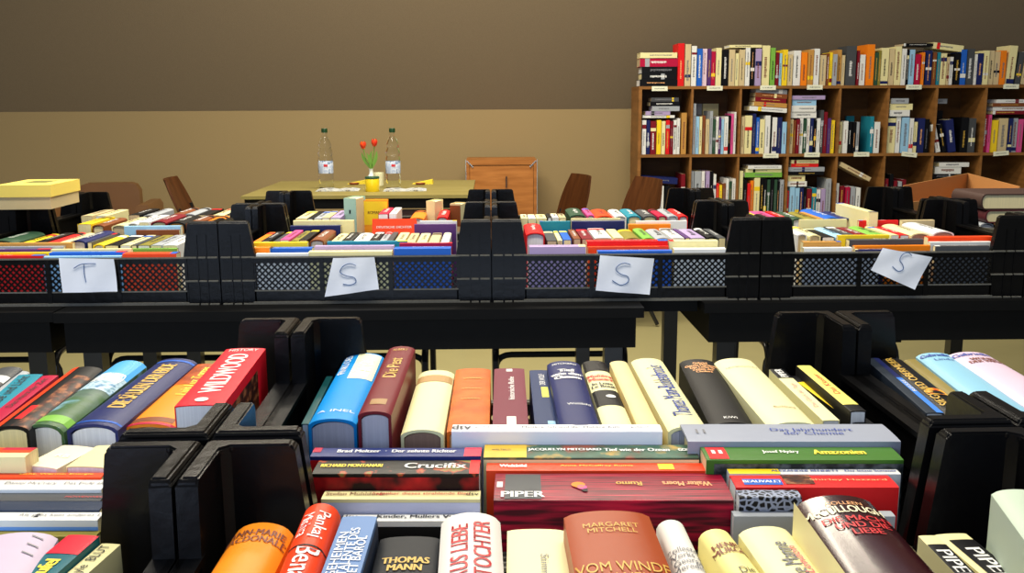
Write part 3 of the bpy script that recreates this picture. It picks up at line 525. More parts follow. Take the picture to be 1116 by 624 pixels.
# crate of the middle S sign
rowH([(576, 637, 277.5, 266, 'v', .12, 'p'), (638, 726, 267, 260.5, 'r', .125), (640, 728, 271, 267.5, 'R', .122), (650, 731, 277, 271.5, 'b', .119), (727, 780, 267, 260.5, 'c', .125), (732, 790, 276, 269, 'w', .12)], gS2, 'lengthwise books along the front of the crates')
rowV([(573, 594, 253.5, 'r', 'h', 'w', .145, .2), (596, 607, 262, 'S', 'p', 'e', .128), (608, 613, 262, 'c'), (614, 623, 261, 'b', 'p', 'c', .13), (625, 633, 260, 'u', 'p', 'e', .13), (634, 647, 260, 'd', 'p', 'e', .13), (648, 667, 259, 'w', 'p', 'e', .13), (669, 680, 259, 'c', 'p', 'c', .13), (681, 699, 259, 'O', 'h', 'c', .132), (701, 714, 259, 'g', 'h', 'c', .13), (715, 731, 259, 's', 'h', 'w', .132), (732, 746, 259, 'w', 'p', 'w', .13), (747, 752, 259, 'V'), (753, 769, 259, 'v', 'p', 'w', .132), (771, 781, 258, 'k', 'h', 'c', .132), (783, 791, 259, 'S', 'p', 'c', .13)],
     gS2, 'books standing spine up in the middle S sign crate')
rowH([(588, 621, 243.5, 240.5, 't', .135), (622, 680, 245, 240, 'n', .133), (684, 730, 247, 243.5, 'o', .132), (692, 748, 243, 240, 'w', .135), (622, 676, 239.5, 237.5, 'c', .137)], 'at the back of the middle S sign crate', 'lengthwise books along the back of the crates', .306)
rowV([(568, 575, 238, 'c', 'p', 'c', .138, .1), (576, 584, 238, 'w', 'p', 'c', .138, .1), (585, 596, 238, 'c', 'p', 'c', .138, .1), (597, 601, 237, 'k', 'p', 'w', .142, .1), (602, 609, 237, 'w', 'p', 'w', .142, .1), (610, 617, 237, 'e', 'p', 'c', .14, .1), (621, 639, 234, 'G', 'h', 'e', .145), (640, 648, 234, 'p', 'h', 'w', .143), (649, 669, 235, 'R', 'h', 'c', .145), (670, 683, 235, 'w', 'h', 'w', .146), (684, 699, 235, 't', 'h', 'c', .144), (701, 716, 235, 'S', 'h', 'c', .143), (717, 727, 235, 'm', 'h', 'c', .142), (728, 739, 235, 's', 'h', 'w', .143), (740, 750, 235, 'r', 'h', 'w', .143)],
     'before the wooden chairs', 'books in the crate before the wooden chairs', 0.42, 0.6)
# crate of the tilted S sign
rowH([(873, 958, 277, 274.5, 's', .117), (873, 926, 273, 268.5, 'w', .121), (872, 914, 267, 262, 'T', .124), (921, 1003, 265, 259.5, 'S', .124), (928, 1012, 270, 266.5, 'o', .121), (930, 962, 274, 271, 'n', .119), (1006, 1078, 262, 256.5, 'R', .125), (1010, 1078, 266, 262.5, 'w', .122), (1016, 1076, 270, 267, 'S', .12), (911, 968, 258, 255.5, 'y', .127)], gS3, 'lengthwise books along the front of the crates')
rowV([(869, 880, 255, 'w', 'h', 'c', .135), (882, 895, 256, 'c', 'h', 'c', .135), (896, 910, 258, 'k', 'p', 'w', .13), (911, 925, 257, 'l', 'h', 'c', .132), (926, 936, 257, 'S', 'p', 'w', .13), (937, 951, 257, 'd', 'p', 'w', .13), (952, 970, 256, 'g', 'h', 'c', .132), (971, 980, 256, 'c', 'p', 'w', .132), (981, 991, 256, 'r', 'p', 'w', .13), (993, 1014, 254, 'c', 'h', 'e', .138, .21), (1017, 1041, 252, 'w', 'h', 'e', .142, .21)],
     gS3, 'books standing spine up in the tilted S sign crate')
rowH([(870, 922, 241, 238.5, 'c', .136), (934, 978, 242, 239.5, 'r', .135), (980, 1016, 243, 239, 'e', .136)], 'at the back of the tilted S sign crate', 'lengthwise books along the back of the crates', .306)
rowV([(814, 832, 237, 'y', 'p', 'w', .14), (833, 852, 238, 'p', 'p', 'c', .14), (854, 862, 238, 'r', 'p', 'c', .14), (864, 877, 238, 'G', 'h', 'w', .142), (879, 891, 238, 'O', 'h', 'c', .142), (892, 898, 238, 'T', 'p', 'w', .14), (899, 918, 237, 'b', 'h', 'c', .147, .22), (920, 933, 238, 'n', 'h', 'e', .142), (936, 950, 238, 'O', 'h', 'c', .143)],
     'before the bookcase', 'books in the crate before the bookcase', 0.42, 0.64)
rowV([(1044, 1054, 229, 'w', 'p', 'w', .14), (1055, 1064, 229, 'l', 'p', 'w', .14)], 'beside the two thick volumes', 'books in the crate at the right edge', 0.64, 0.78)
rowV([(1128, 1140, 262, 'r', 'p', 'w'), ], 'in the crate at the right picture edge', None)
# thick white and blue book standing spine up before the bookcase
a = MR.loc(952, 237, .15); M = MR.mat(a.x, a.y, FLOOR, .02)
tag(make_book(M, .022, .158, .23, 'p', 'c', 'c', [('band', 0, .06, -.5, .5, 'n'), ('band', .94, 1, -.5, .5, 'b')]), 'tall cream book with blue ends before the bookcase', 'book')
# upright books facing the camera
def upright(x0, x1, ytop, Yp, label, cover, pages='w', deco=(), t=.03, lean=0, base=.756, ang=0):
    p, q = at(x0, ytop, Y=Yp), at(x1, ytop, Y=Yp); wd = (q-p).x; h = p.z-base
    # a book standing on its foot, spine towards the camera: local z of book (spine up) turns to -Y
    M = Matrix.Translation(Vector(((p.x+q.x)/2, Yp, base)))@Matrix.Rotation(ang, 4, 'Z')@Matrix.Rotation(math.radians(-lean), 4, 'X')
    r = thing('book', M)
    bm = bmesh.new(); th = .002
    for z in (0, t-th): box(bm, -wd/2, wd/2, z, z+th, 0, h)
    box(bm, -wd/2, -wd/2+th, th, t-th, 0, h); bevel(bm, .0006, 1); mk('cover', bm, cmat(cover) if isinstance(cover, str) else cover, r)
    bm = bmesh.new(); box(bm, -wd/2+th+.0003, wd/2-.003, th+.0003, t-th-.0003, .003, h-.003); mk('page_block', bm, pmat(pages), r)
    for d in deco:
        if d[0] == 'band':
            bm = bmesh.new(); bm.faces.new([bm.verts.new((-wd/2+u*wd, -.0006, v*h)) for u, v in ((d[1], d[3]), (d[2], d[3]), (d[2], d[4]), (d[1], d[4]))]); mk('cover_band', bm, cmat(d[5]), r)
        else: text_part('title_lettering', d[1], lambda u, v: Vector((v, -.001, u)), d[2]*h, d[3]*wd, d[4], d[5], 0, INK[d[6]], r, .0006)
    return tag(r, label, 'book')
upright(374, 388, 216, .50, 'upright pale green book standing tall before the bottle table', mat('cover_mint', srgb(160, 195, 175), .45), 'c', [('text', 'I', .8, 0, .004, .01, 'black')], t=.07, ang=-.25)
upright(395, 422, 218, .56, 'upright yellow and orange book facing forward in its crate', mat('cover_golden', srgb(240, 160, 40), .45), 'c', [('band', 0, 1, .6, .98, 'y'), ('text', 'ROMANE', .8, 0, .04, .008, 'brown')], t=.03)
upright(403, 452, 237, .33, 'wide orange-red book leaning back in the leftmost S sign crate', mat('cover_tomato', srgb(225, 70, 35), .4, var=.1), 'w', [('text', 'DEUTSCHE DICHTER', .85, 0, .09, .006, 'white')], t=.025, lean=20)
upright(464, 474, 219, .55, 'upright cream book with rounded corner beside the tan one', 'c', 'c', [], t=.06, ang=-.35)
upright(490, 502, 222, .58, 'upright tan and cream book against the crate post', 'e', 'c', [('band', 0, 1, .6, .97, 'u')], t=.05, ang=-.3)
# two thick volumes lying flat at the right edge
def flat_book(x0, x1, yb, yt, Yp, depth, label, cover, pages, base=None, ang=0, grp=None, spine=-1):
    p, q = at(x0, yb, Y=Yp), at(x1, yt, Y=Yp); w = q.x-p.x; t = q.z-p.z; z = p.z if base is None else base
    r = thing('book', Matrix.Translation(Vector(((p.x+q.x)/2, Yp, z)))@Matrix.Rotation(ang, 4, 'Z'))
    bm = bmesh.new(); th = .003; pts = [(-w/2, t), (w/2, t), (w/2, t-th), (-w/2+th, t-th)]
    prof = [(w/2, 0), (w/2, th), (-w/2+.012, th)]+[(-w/2+.012-.010*math.sin(a_), t/2-(t/2-th)*math.cos(a_)) for a_ in [math.pi*k/10 for k in range(1, 10)]]+[(-w/2+.012, t-th), (w/2, t-th), (w/2, t), (-w/2+.011, t)]+[(-w/2+.011-.013*math.sin(a_), t/2+t/2*math.cos(a_)) for a_ in [math.pi*k/10 for k in range(1, 10)]]+[(-w/2+.011, 0)]
    prism(bm, prof, 0, depth); mk('cover', bm, cmat(cover) if isinstance(cover, str) else cover, r, sm=True)
    bm = bmesh.new(); prism(bm, [(w/2-.004, th+.0004)]+[(-w/2+.0125-.0085*math.sin(a_), t/2-(t/2-th-.0004)*math.cos(a_)) for a_ in [math.pi*k/10 for k in range(0, 11)]]+[(w/2-.004, t-th-.0004)], .004, depth-.004); mk('page_block', bm, pmat(pages), r)
    return tag(r, label, 'book', grp), z+t
zb = at(1100, 243, Y=.46).z
b1, zt = flat_book(1074, 1196, 243, 228, .46, .17, 'lower of two thick volumes lying at the right edge', mat('cover_dim_maroon', srgb(88, 40, 44), .5), 'c')
b2, zt = flat_book(1070, 1186, 227, 209, .46, .18, 'upper dark volume on the pair lying at the right edge', mat('cover_dark_brown', srgb(70, 52, 46), .5, var=.1), 'c', base=zt+.0005, ang=-.02)
for k, (xx, cc) in enumerate([(1078, 's'), (1104, 'n'), (1130, 'e')]):
    p_ = at(xx, 243, Y=.46)
    o = make_book(MR.mat(p_.x, .47, FLOOR), .035, zb-.75-FLOOR-.001, .17, 'h', cc, 'w'); tag(o, f'{cname(cc)} book standing under the two thick volumes', 'book')
# pale box with yellow lid on the crate posts
z0 = .9362; a, b_, c_ = at(57, 228, z=z0), at(5, 226, z=z0), at(83, 219, z=z0)
ang = -math.atan2((c_-a).x, (c_-a).y)-.10; wd = .132; dp = (c_-a).length*.9
t_ = thing('storage_box', Matrix.Translation(a-Vector((math.cos(ang), math.sin(ang), 0))*wd)@Matrix.Rotation(ang, 4, 'Z'))
bm = bmesh.new(); fs = .012
box(bm, .004, wd-.004, .004, dp-.004, 0, .030); bevel(bm, .001, 1); mk('box_base', bm, mat('card_beige_grey', srgb(190, 172, 128), .7, var=.05), t_)
bm = bmesh.new(); box(bm, 0, wd, 0, dp, .0305, .060); bevel(bm, .0015, 2)
lid = mk('lid', bm, mat('card_yellow', srgb(232, 208, 96), .6, var=.04), t_)
bm = bmesh.new(); box(bm, wd*.30, wd*.72, dp*.35, dp*.75, .0600, .0606); mk('lid_label', bm, mat('card_olive', srgb(120, 116, 50), .7), t_)
tag(t_, 'flat beige box with a yellow lid on the crate posts at left', 'box')
#SIGNS
# ---------------------------------------------------------------- paper signs
def sign(poly, strokes, label, letter):
    Y0 = -.0085; pts = [at(x, y, Y=Y0) for x, y in poly]; c = sum(pts, Vector())/len(pts)
    r = thing('paper_sign', Matrix.Translation(c)); bm = bmesh.new()
    n = 10; (A_, B_, C_, D_) = pts[:4]
    def surf(u, v):
        p = A_.lerp(B_, u).lerp(D_.lerp(C_, u), v)-c
        return p+Vector((0, -.0022*math.sin(u*3.1+v*1.4)-.002*(v**3)-.0012*math.sin(u*9+v*4), 0))
    g = [[surf(i/n, j/n) for i in range(n+1)] for j in range(n+1)]
    for off, rev in ((0, 0), (.0004, 1)):
        vs = [[bm.verts.new(p+Vector((0, off, 0))) for p in row] for row in g]
        for j in range(n):
            for i in range(n):
                f = (vs[j][i], vs[j][i+1], vs[j+1][i+1], vs[j+1][i]); bm.faces.new(f if not rev else f[::-1])
    # folded strip hooked over the rim
    mk('sheet', bm, WHITEP, r, sm=True)
    bm = bmesh.new()
    for s in strokes:
        q = []
        for k in range(len(s)*8-7):
            f = k/8; i = min(int(f), len(s)-2); t = f-i
            p0, p1, p2, p3 = (s[max(i-1, 0)], s[i], s[i+1], s[min(i+2, len(s)-1)])
            q.append(tuple(.5*((2*p1[d])+(-p0[d]+p2[d])*t+(2*p0[d]-5*p1[d]+4*p2[d]-p3[d])*t*t+(-p0[d]+3*p1[d]-3*p2[d]+p3[d])*t**3) for d in (0, 1)))
        tube(bm, [at(x, y, Y=Y0)-c+Vector((0, -.0034, 0)) for x, y in q], .0009, 6)
    mk('handwritten_letter', bm, mat('blue_pen', srgb(60, 92, 140), .5), r)
    return tag(r, label, 'sign', None)
sign([(64, 281), (124, 282), (128, 317.5), (69, 318.5)], [[(81, 292), (88, 288), (96, 287), (105, 287)], [(92, 288), (92.5, 298), (94.5, 307)]], 'white paper sheet with a handwritten letter T on the crate', 'T')
sign([(363, 281), (408, 280), (413, 315), (354, 323)], [[(388, 289), (381, 287), (374, 290), (371, 296), (377, 300), (386, 302), (388, 307), (382, 310), (374, 309)]], 'torn white paper with handwritten S, left of the centre posts', 'S')
sign([(654, 278), (713, 281.5), (708, 321), (649, 316)], [[(687, 288), (681, 286.5), (675, 288), (671, 293), (676, 298), (684, 301), (684, 307), (676, 310), (667, 305)]], 'square white paper with handwritten S below the red and blue books', 'S')
sign([(962, 270), (1016, 280), (997, 315.5), (948.5, 294)], [[(993, 278), (989, 275), (983, 277), (980, 283), (983, 288), (983.5, 293), (978, 295), (972, 290)]], 'tilted white paper with handwritten S at the right', 'S')
# ---------------------------------------------------------------- tables
def table(x0, x1, y0, y1, label, ztop=.75, apron=.07, legs=(), mt=BLACKT, tt=.022, lw=.04, tilt=None, apmat=None):
    r = thing('folding_table', tilt if tilt else Matrix.Translation((0, 0, 0)))
    bm = bmesh.new(); box(bm, x0, x1, y0, y1, ztop-tt, ztop); bevel(bm, .003, 2); mk('table_top', bm, mt, r)
    bm = bmesh.new(); i = .015
    for b in ((x0+i, x1-i, y0+i, y0+i+.02), (x0+i, x1-i, y1-i-.02, y1-i), (x0+i, x0+i+.02, y0+i+.0202, y1-i-.0202), (x1-i-.02, x1-i, y0+i+.0202, y1-i-.0202)): box(bm, *b, ztop-tt-apron, ztop-tt)
    bevel(bm, .002, 1); mk('apron', bm, apmat or mt, r)
    for lx, ly in (legs or ((x0+.06, y0+.06), (x1-.06, y0+.06), (x0+.06, y1-.15), (x1-.06, y1-.15))):
        bm = bmesh.new(); box(bm, lx-lw/2, lx+lw/2, ly-lw/2, ly+lw/2, 0, ztop-tt-.0005); bevel(bm, .004, 2)
        leg = mk('leg', bm, BLACKM, r)
    return tag(r, label, 'table')
zt_ = .7495
table(-2.0, -.945, -.06, .84, 'black table at the left under the T sign crates', zt_)
table(-.94, .33, -.07, .85, 'black table under the crates in the middle', zt_)
table(.47, 1.95, -.03, .85, 'black table at the right under the tilted S sign crate', zt_)
bm = bmesh.new(); box(bm, .335, .465, .02, .75, .722, .7495); bevel(bm, .002, 1); tag(mk('bridging_board', bm, BLACKT), 'narrow black board bridging the gap between the tables', 'board')
M = FR.mat(0, 0, -.0005)
r = thing('folding_table', M); bm = bmesh.new(); box(bm, -.70, 1.3, -.42, .415, -.026, 0); bevel(bm, .003, 2); mk('table_top', bm, BLACKT, r)
for lx in (-.64, 1.24):
    for ly in (-.36, .33):
        bm = bmesh.new(); wz = (M@Vector((lx, ly, -.026))).z; box(bm, lx-.02, lx+.02, ly-.02, ly+.02, -wz-.02, -.027); mk('leg', bm, BLACKM, r)
tag(r, 'black table under the nearest crates', 'table')
# ---------------------------------------------------------------- chairs
def chair(x, y, rz, label, z=.46, back_h=.40, wm=None, only_frame=False):
    wm = wm or WOODD
    r = thing('stacking_chair', Matrix.Translation((x, y, 0))@Matrix.Rotation(rz, 4, 'Z'))
    def shell(fn, nu, nv, th):
        bm = bmesh.new(); g = [[fn(i/nu, j/nv) for i in range(nu+1)] for j in range(nv+1)]
        top = [[bm.verts.new(p[0]+p[1]*th) for p in row] for row in g]; bot = [[bm.verts.new(p[0]-p[1]*th) for p in row] for row in g]
        for j in range(nv):
            for i in range(nu):
                bm.faces.new((top[j][i], top[j][i+1], top[j+1][i+1], top[j+1][i])); bm.faces.new((bot[j][i], bot[j+1][i], bot[j+1][i+1], bot[j][i+1]))
        for j in range(nv):
            bm.faces.new((top[j][0], top[j+1][0], bot[j+1][0], bot[j][0])); bm.faces.new((top[j][nu], bot[j][nu], bot[j+1][nu], top[j+1][nu]))
        for i in range(nu):
            bm.faces.new((top[0][i], bot[0][i], bot[0][i+1], top[0][i+1])); bm.faces.new((top[nv][i], top[nv][i+1], bot[nv][i+1], bot[nv][i]))
        return bm
    def seat(u, v):   # faces -y
        wd = .40*(1-.18*abs(2*v-1)**4); return Vector(((u-.5)*wd, (v-.5)*.40, z+.012*(2*u-1)**2-.02*math.exp(-((v)/.12)**2)+.02*v*0)), Vector((0, 0, 1))
    def back(u, v):
        wd = .40*(.80+.20*math.sin(math.pi*min(1, v*.9+.12)))*(1-.10*v**6); a = v*back_h
        return Vector(((u-.5)*wd, .185+.10*v+.0-.05*(1-(2*u-1)**2)*-1*.6, z+.0+.02+a)), Vector((0, 1, -.2)).normalized()
    mk('seat', shell(seat, 12, 12, .005), wm, r, sm=True); mk('backrest', shell(back, 12, 14, .005), wm, r, sm=True)
    for s in (-1, 1):
        bm = bmesh.new()
        tube(bm, rounded([(s*.17, .225, z+.12), (s*.17, .20, z-.02), (s*.17, -.15, z-.025), (s*.21, -.22, .012)], .05), .011)
        mk('leg', bm, BLACKM, r)
        bm = bmesh.new(); tube(bm, rounded([(s*.165, .05, z-.03), (s*.21, .24, .012)], .04), .011); mk('leg', bm, BLACKM, r)
    bm = bmesh.new(); tube(bm, [(-.165, .05, z-.032), (.165, .05, z-.032)], .010); mk('stretcher', bm, BLACKM, r)
    return tag(r, label, 'chair')
q_ = at(616, 190, Y=3.78); chair(q_.x-.17, 3.74, math.radians(-72), 'brown wooden chair with a free-standing backrest by the middle crates', z=.42, back_h=q_.z-.445)
q_ = at(686, 193, Y=3.2); chair(q_.x-.16, 3.12, math.radians(-70), 'brown wooden chair half hidden at the bookcase side', z=.42, back_h=q_.z-.445)
q_ = at(206, 192, Y=3.05); chair(q_.x+.20, 3.05, math.radians(97), 'brown wooden chair seen from the side at left', z=.55, back_h=q_.z-.575)
p_ = at(131, 192, Y=3.5); 
def armchair(x, y, rz, label):
    r = thing('armchair', Matrix.Translation((x, y, 0))@Matrix.Rotation(rz, 4, 'Z')); um = mat('brown_leather', srgb(112, 76, 40), .45, var=.12, scale=12)
    bm = bmesh.new(); poly = [(-.17, .40), (-.17, .70), (-.15, .735), (-.12, .745), (.12, .745), (.15, .735), (.17, .70), (.17, .40)]; prism(bm, poly, .12, .20); bevel(bm, .008, 2, 40); mk('backrest', bm, um, r, sm=True)
    bm = bmesh.new(); box(bm, -.23, .23, -.22, .12, .34, .44); bevel(bm, .02, 3); mk('seat', bm, um, r, sm=True)
    for s in (-1, 1):
        bm = bmesh.new(); prism(bm, [(s*.25-.04, .30), (s*.25-.04, .62), (s*.25-.025, .645), (s*.25+.025, .645), (s*.25+.04, .62), (s*.25+.04, .30)], -.22, .17); bevel(bm, .008, 2, 40); mk('armrest', bm, um, r, sm=True)
        for yy in (-.18, .14):
            bm = bmesh.new(); lathe(bm, [(0, 0), (.016, 0), (.02, .31), (0, .31)], 10, (s*.22, yy, 0)); mk('leg', bm, BLACKM, r)
    return tag(r, label, 'chair')
armchair(p_.x-.10, 3.5, math.radians(8), 'brown upholstered armchair behind the crates at left')
# black tube chairs pushed under the second table row
def tube_chair(x, y, rz, label, z=.45):
    r = thing('tube_frame_chair', Matrix.Translation((x, y, 0))@Matrix.Rotation(rz, 4, 'Z'))
    for s in (-1, 1):
        bm = bmesh.new(); tube(bm, rounded([(s*.2, .22, .012), (s*.2, .20, z-.01), (s*.2, -.2, z-.01), (s*.2, -.22, .012)], .06), .011); mk('leg', bm, BLACKM, r)
    bm = bmesh.new(); tube(bm, rounded([(-.2, -.17, .12), (-.2, -.17, z-.035), (.2, -.17, z-.035), (.2, -.17, .12)], .05), .010); mk('frame_hoop', bm, BLACKM, r)
    bm = bmesh.new(); box(bm, -.21, .21, -.21, .21, z+.002, z+.022); bevel(bm, .008, 2); mk('seat', bm, BLACKT, r)
    bm = bmesh.new(); poly = [(-.2, z+.10), (-.19, z+.24), (.19, z+.24), (.2, z+.10)]; prism(bm, poly, .205, .22); bevel(bm, .005, 2); mk('backrest', bm, BLACKT, r)
    for s in (-1, 1):
        bm = bmesh.new(); tube(bm, [(s*.17, .195, z+.02), (s*.17, .210, z+.12)], .009, 6); mk('back_support', bm, BLACKM, r)
    return tag(r, label, 'chair')
for px, yy, rz, lb in [(-10, 1.0, 0, 'black tube chair under the T sign crates'), (190, 1.0, 0, 'black tube chair right of the left table legs'), (393, 1.0, 0, 'black tube chair behind the blue and maroon books'), (610, 1.0, 0, 'black tube chair under the middle S sign crate'), (905, 1.0, 0, 'black tube chair under the tilted S sign crate')]:
    tube_chair(at(px, 380, Y=.82).x, yy, rz, lb)
# ---------------------------------------------------------------- bottle table
t_ = table(-1.22, -.09, 2.66, 3.62, 'light wooden table carrying the bottles and tulips', .75, .05, (), WOODT, .016, .035, None, BLACKT)
bm = bmesh.new(); box(bm, -.62, -.12, 2.70, 2.715, .56, .675); bevel(bm, .003, 1)
mk('drawer_front', bm, mat('dark_mahogany', srgb(58, 22, 14), .5, var=.1), t_)
GLASS = bpy.data.materials.new('clear_bottle_plastic'); GLASS.use_nodes = True; gb = GLASS.node_tree.nodes['Principled BSDF']
gb.inputs['Transmission Weight'].default_value = 1; gb.inputs['Roughness'].default_value = .04; gb.inputs['IOR'].default_value = 1.2; gb.inputs['Base Color'].default_value = (.93, .96, .97, 1)
def bottle(px, label):
    p = at(px, 205.5, z=.75); r = thing('water_bottle', Matrix.Translation(p))
    pr = [(0, .004), (.030, 0), (.038, .006), (.039, .02), (.036, .03), (.039, .04), (.036, .05), (.039, .06), (.037, .07), (.0385, .08), (.0385, .145), (.037, .15), (.0385, .156), (.034, .172), (.037, .18), (.038, .19), (.035, .2), (.03, .214), (.033, .222), (.032, .235), (.024, .255), (.0145, .272), (.0125, .28), (.0125, .296), (0, .296)]
    bm = bmesh.new(); lathe(bm, pr, 28); mk('bottle_body', bm, GLASS, r, sm=True)
    bm = bmesh.new(); lathe(bm, [(.0392, .082), (.0396, .083), (.0396, .144), (.0392, .145)], 28)
    lb = ramp_mat('bottle_label_print', [(.45, (176, 190, 214)), (.55, (215, 222, 232)), (.62, (120, 140, 170))], 40); o = mk('paper_label', bm, lb, r, sm=True)
    bm = bmesh.new(); box(bm, -.004, .011, -.0408, -.0395, .118, .130); box(bm, .012, .016, -.0402, -.0375, .118, .130); mk('red_emblem', bm, INK['red'], r)
    bm = bmesh.new(); lathe(bm, [(0, .293), (.0155, .293), (.016, .297), (.016, .312), (.0145, .315), (0, .315)], 20); mk('bottle_cap', bm, mat('cap_dark_green', srgb(22, 60, 24), .4), r)
    return tag(r, label, 'bottle')
bottle(356, 'clear plastic water bottle on the table, left of the tulips'); bottle(429, 'clear plastic water bottle on the table, right of the tulips')
p = at(405, 202, z=.75)+Vector((0, .0, 0)); vb = p.copy()
bm = bmesh.new(); lathe(bm, [(0, 0), (.028, 0), (.031, .01), (.03, .03), (.018, .052), (.011, .066), (.011, .085), (.014, .092), (.0115, .092), (.009, .085), (.009, .066), (0, .06)], 24)
o = mk('vase', bm, mat('white_ceramic', srgb(228, 232, 225), .25), sm=True); o.location = vb; tag(o, 'small white bottle vase holding the two tulips', 'vase')
def tulip(dx, tx, tz, label, col):
    r = thing('tulip', Matrix.Translation(vb+Vector((0, 0, .088)))); g = mat('tulip_green', srgb(96, 140, 44), .5, var=.15)
    bm = bmesh.new(); tube(bm, [(dx*.1, 0, -.02), (dx*.3, 0, .03), (tx*.7, 0, tz*.55), (tx, 0, tz)], .0028, 8); mk('stem', bm, g, r, sm=True)
    for s in (-1, 1):
        bm = bmesh.new(); n = 9; A_ = []; B_ = []
        for k in range(n+1):
            t = k/n; wv = .010*math.sin(math.pi*(.08+.92*t))**.8; c0 = Vector((tx*.9*t+s*.016*math.sin(t*2.2), -.004*s, tz*.8*t)); A_.append(c0+Vector((wv, .002, 0))); B_.append(c0-Vector((wv, -.002, 0)))
        for off in (0, .0008):
            va = [bm.verts.new(q+Vector((0, off, 0))) for q in A_]; vb_ = [bm.verts.new(q+Vector((0, off, 0))) for q in B_]
            for k in range(n): bm.faces.new((va[k], va[k+1], vb_[k+1], vb_[k]))
        mk('leaf', bm, g, r, sm=True)
    for k in range(6):
        a = k*math.pi/3; bm = bmesh.new(); rows = []
        for j in range(7):
            t = j/6; rad = .0165*math.sin(math.pi*(.12+.62*t))*1.05; wv = .62*math.sin(math.pi*min(1, .15+.8*t))
            rows.append([Vector((tx+rad*math.cos(a+q*wv), rad*math.sin(a+q*wv), tz-.004+.042*t)) for q in (-1, -.5, 0, .5, 1)])
        vs = [[bm.verts.new(v) for v in row] for row in rows]
        for j in range(6):
            for i in range(4): bm.faces.new((vs[j][i], vs[j][i+1], vs[j+1][i+1], vs[j+1][i]))
        mk('petal', bm, col, r, sm=True)
    return tag(r, label, 'flower')
tcol = ramp_mat('tulip_orange_red', [(.35, (215, 40, 40)), (.6, (235, 90, 30)), (.75, (245, 160, 50))], 60)
tulip(-.01, -.040, .115, 'left red tulip leaning away from its neighbour', tcol); tulip(.01, .022, .128, 'right orange-red tulip, the higher of the two', tcol)
p = at(406, 208.5, z=.75); r = thing('jar', Matrix.Translation(p))
bm = bmesh.new(); lathe(bm, [(0, 0), (.034, 0), (.036, .003), (.036, .062), (.034, .066), (0, .066)], 28); mk('jar_body', bm, mat('yellow_tin', srgb(236, 205, 24), .35, var=.03), r, sm=True)
bm = bmesh.new(); lathe(bm, [(0, .0662), (.0365, .0662), (.037, .068), (.037, .074), (.035, .076), (0, .076)], 28); mk('lid', bm, mat('lid_green', srgb(38, 80, 58), .4), r, sm=True)
tag(r, 'yellow tin with a dark green lid before the vase', 'jar')
p = at(413, 203, z=.75); bm = bmesh.new(); lathe(bm, [(0, 0), (.022, 0), (.026, .004), (.029, .075), (.0275, .075), (.025, .006), (0, .006)], 24)
o = mk('drinking_cup', bm, mat('cream_cup', srgb(232, 230, 190), .4), sm=True); o.location = p; tag(o, 'pale cup right behind the yellow tin', 'cup')
YP = mat('yellow_napkin', srgb(235, 210, 50), .7)
for (cx, label) in ((390, 'folded yellow napkin between left bottle and tin'), (461, 'folded yellow napkin right of the right bottle')):
    q = at(cx, 200.5, z=.75); bm = bmesh.new(); prism(bm, [(-.06, 0), (.055, 0), (.05, .022), (.0, .012)], 0, .09); o = mk('napkin', bm, YP); o.location = q; tag(o, label, 'napkin')
for cx, label in ((367, 'open magazine lying under the left bottle side of the table'), (441, 'open magazine lying beside the right bottle')):
    p = at(cx, 208.5, z=.75); r = thing('magazine', Matrix.Translation(p+Vector((0, 0, .0005)))@Matrix.Rotation(.05, 4, 'Z'))
    for s in (-1, 1):
        bm = bmesh.new(); n = 8; prof = [(s*.11*k/n, .001+.006*math.sin(math.pi*k/n)) for k in range(n+1)]; low = [(x, 0) for x, z in prof[::-1]]
        pl = prof+low; prism(bm, pl, -.0, .15); mk('page_half', bm, ramp_mat('magazine_print', [(.35, (150, 165, 185)), (.5, (215, 215, 205)), (.62, (90, 100, 110)), (.7, (210, 190, 150))], 28), r)
    tag(r, label, 'magazine')
    q = at(cx+7, 203.5, z=.75); 
    bm = bmesh.new(); lathe(bm, [(0, 0), (.022, 0), (.03, .010), (.028, .010), (.021, .003), (0, .003)], 20); o = mk('small_dish', bm, mat('terracotta_brown', srgb(150, 80, 40), .5), sm=True); o.location = q+Vector((.04, .14, 0)); tag(o, label.replace('open magazine lying', 'small brown dish'). replace('under the left bottle side of the table', 'right of the left bottle'), 'dish')
# ---------------------------------------------------------------- wooden cabinet by the wall
Yc = 3.98; p, q = at(508, 174.5, Y=Yc), at(585, 175.5, Y=Yc); wd = q.x-p.x; hz = p.z
r = thing('wooden_cabinet', Matrix.Translation((p.x, Yc, 0)))
bm = bmesh.new(); box(bm, 0, .02, 0, .35, 0, hz); box(bm, wd-.02, wd, 0, .35, 0, hz); box(bm, .0205, wd-.0205, 0, .35, hz-.03, hz); box(bm, .0205, wd-.0205, .33, .35, 0, hz-.031); bevel(bm, .002, 1); mk('cabinet_frame', bm, WOODC, r)
bm = bmesh.new(); box(bm, .022, wd-.022, .006, .026, .03, hz-.034); bevel(bm, .002, 1); mk('door', bm, wood('panel_wood', (158, 98, 44), (190, 124, 62), 5, (1, 1, 8)), r)
bm = bmesh.new(); box(bm, wd*.56, wd*.575, -.012, .006, hz-.17, hz-.10); mk('handle', bm, BLACKM, r)
for s in (0, 1):
    bm = bmesh.new(); x = -.004 if not s else wd; box(bm, x, x+.004, -.004, .0, 0, hz+.003); x2 = 0 if not s else wd-.05
    for k in range(5): box(bm, (.004+k*.008 if not s else wd-.012-k*.008), (.012+k*.008 if not s else wd-.004-k*.008), -.004, -.0005, hz-.012-k*.008, hz-.004-k*.008)
    mk('metal_corner', bm, mat('steel', (.6, .58, .5, 1), .3, 1), r)
tag(r, 'orange-brown wooden cabinet against the back wall in the centre', 'cabinet')
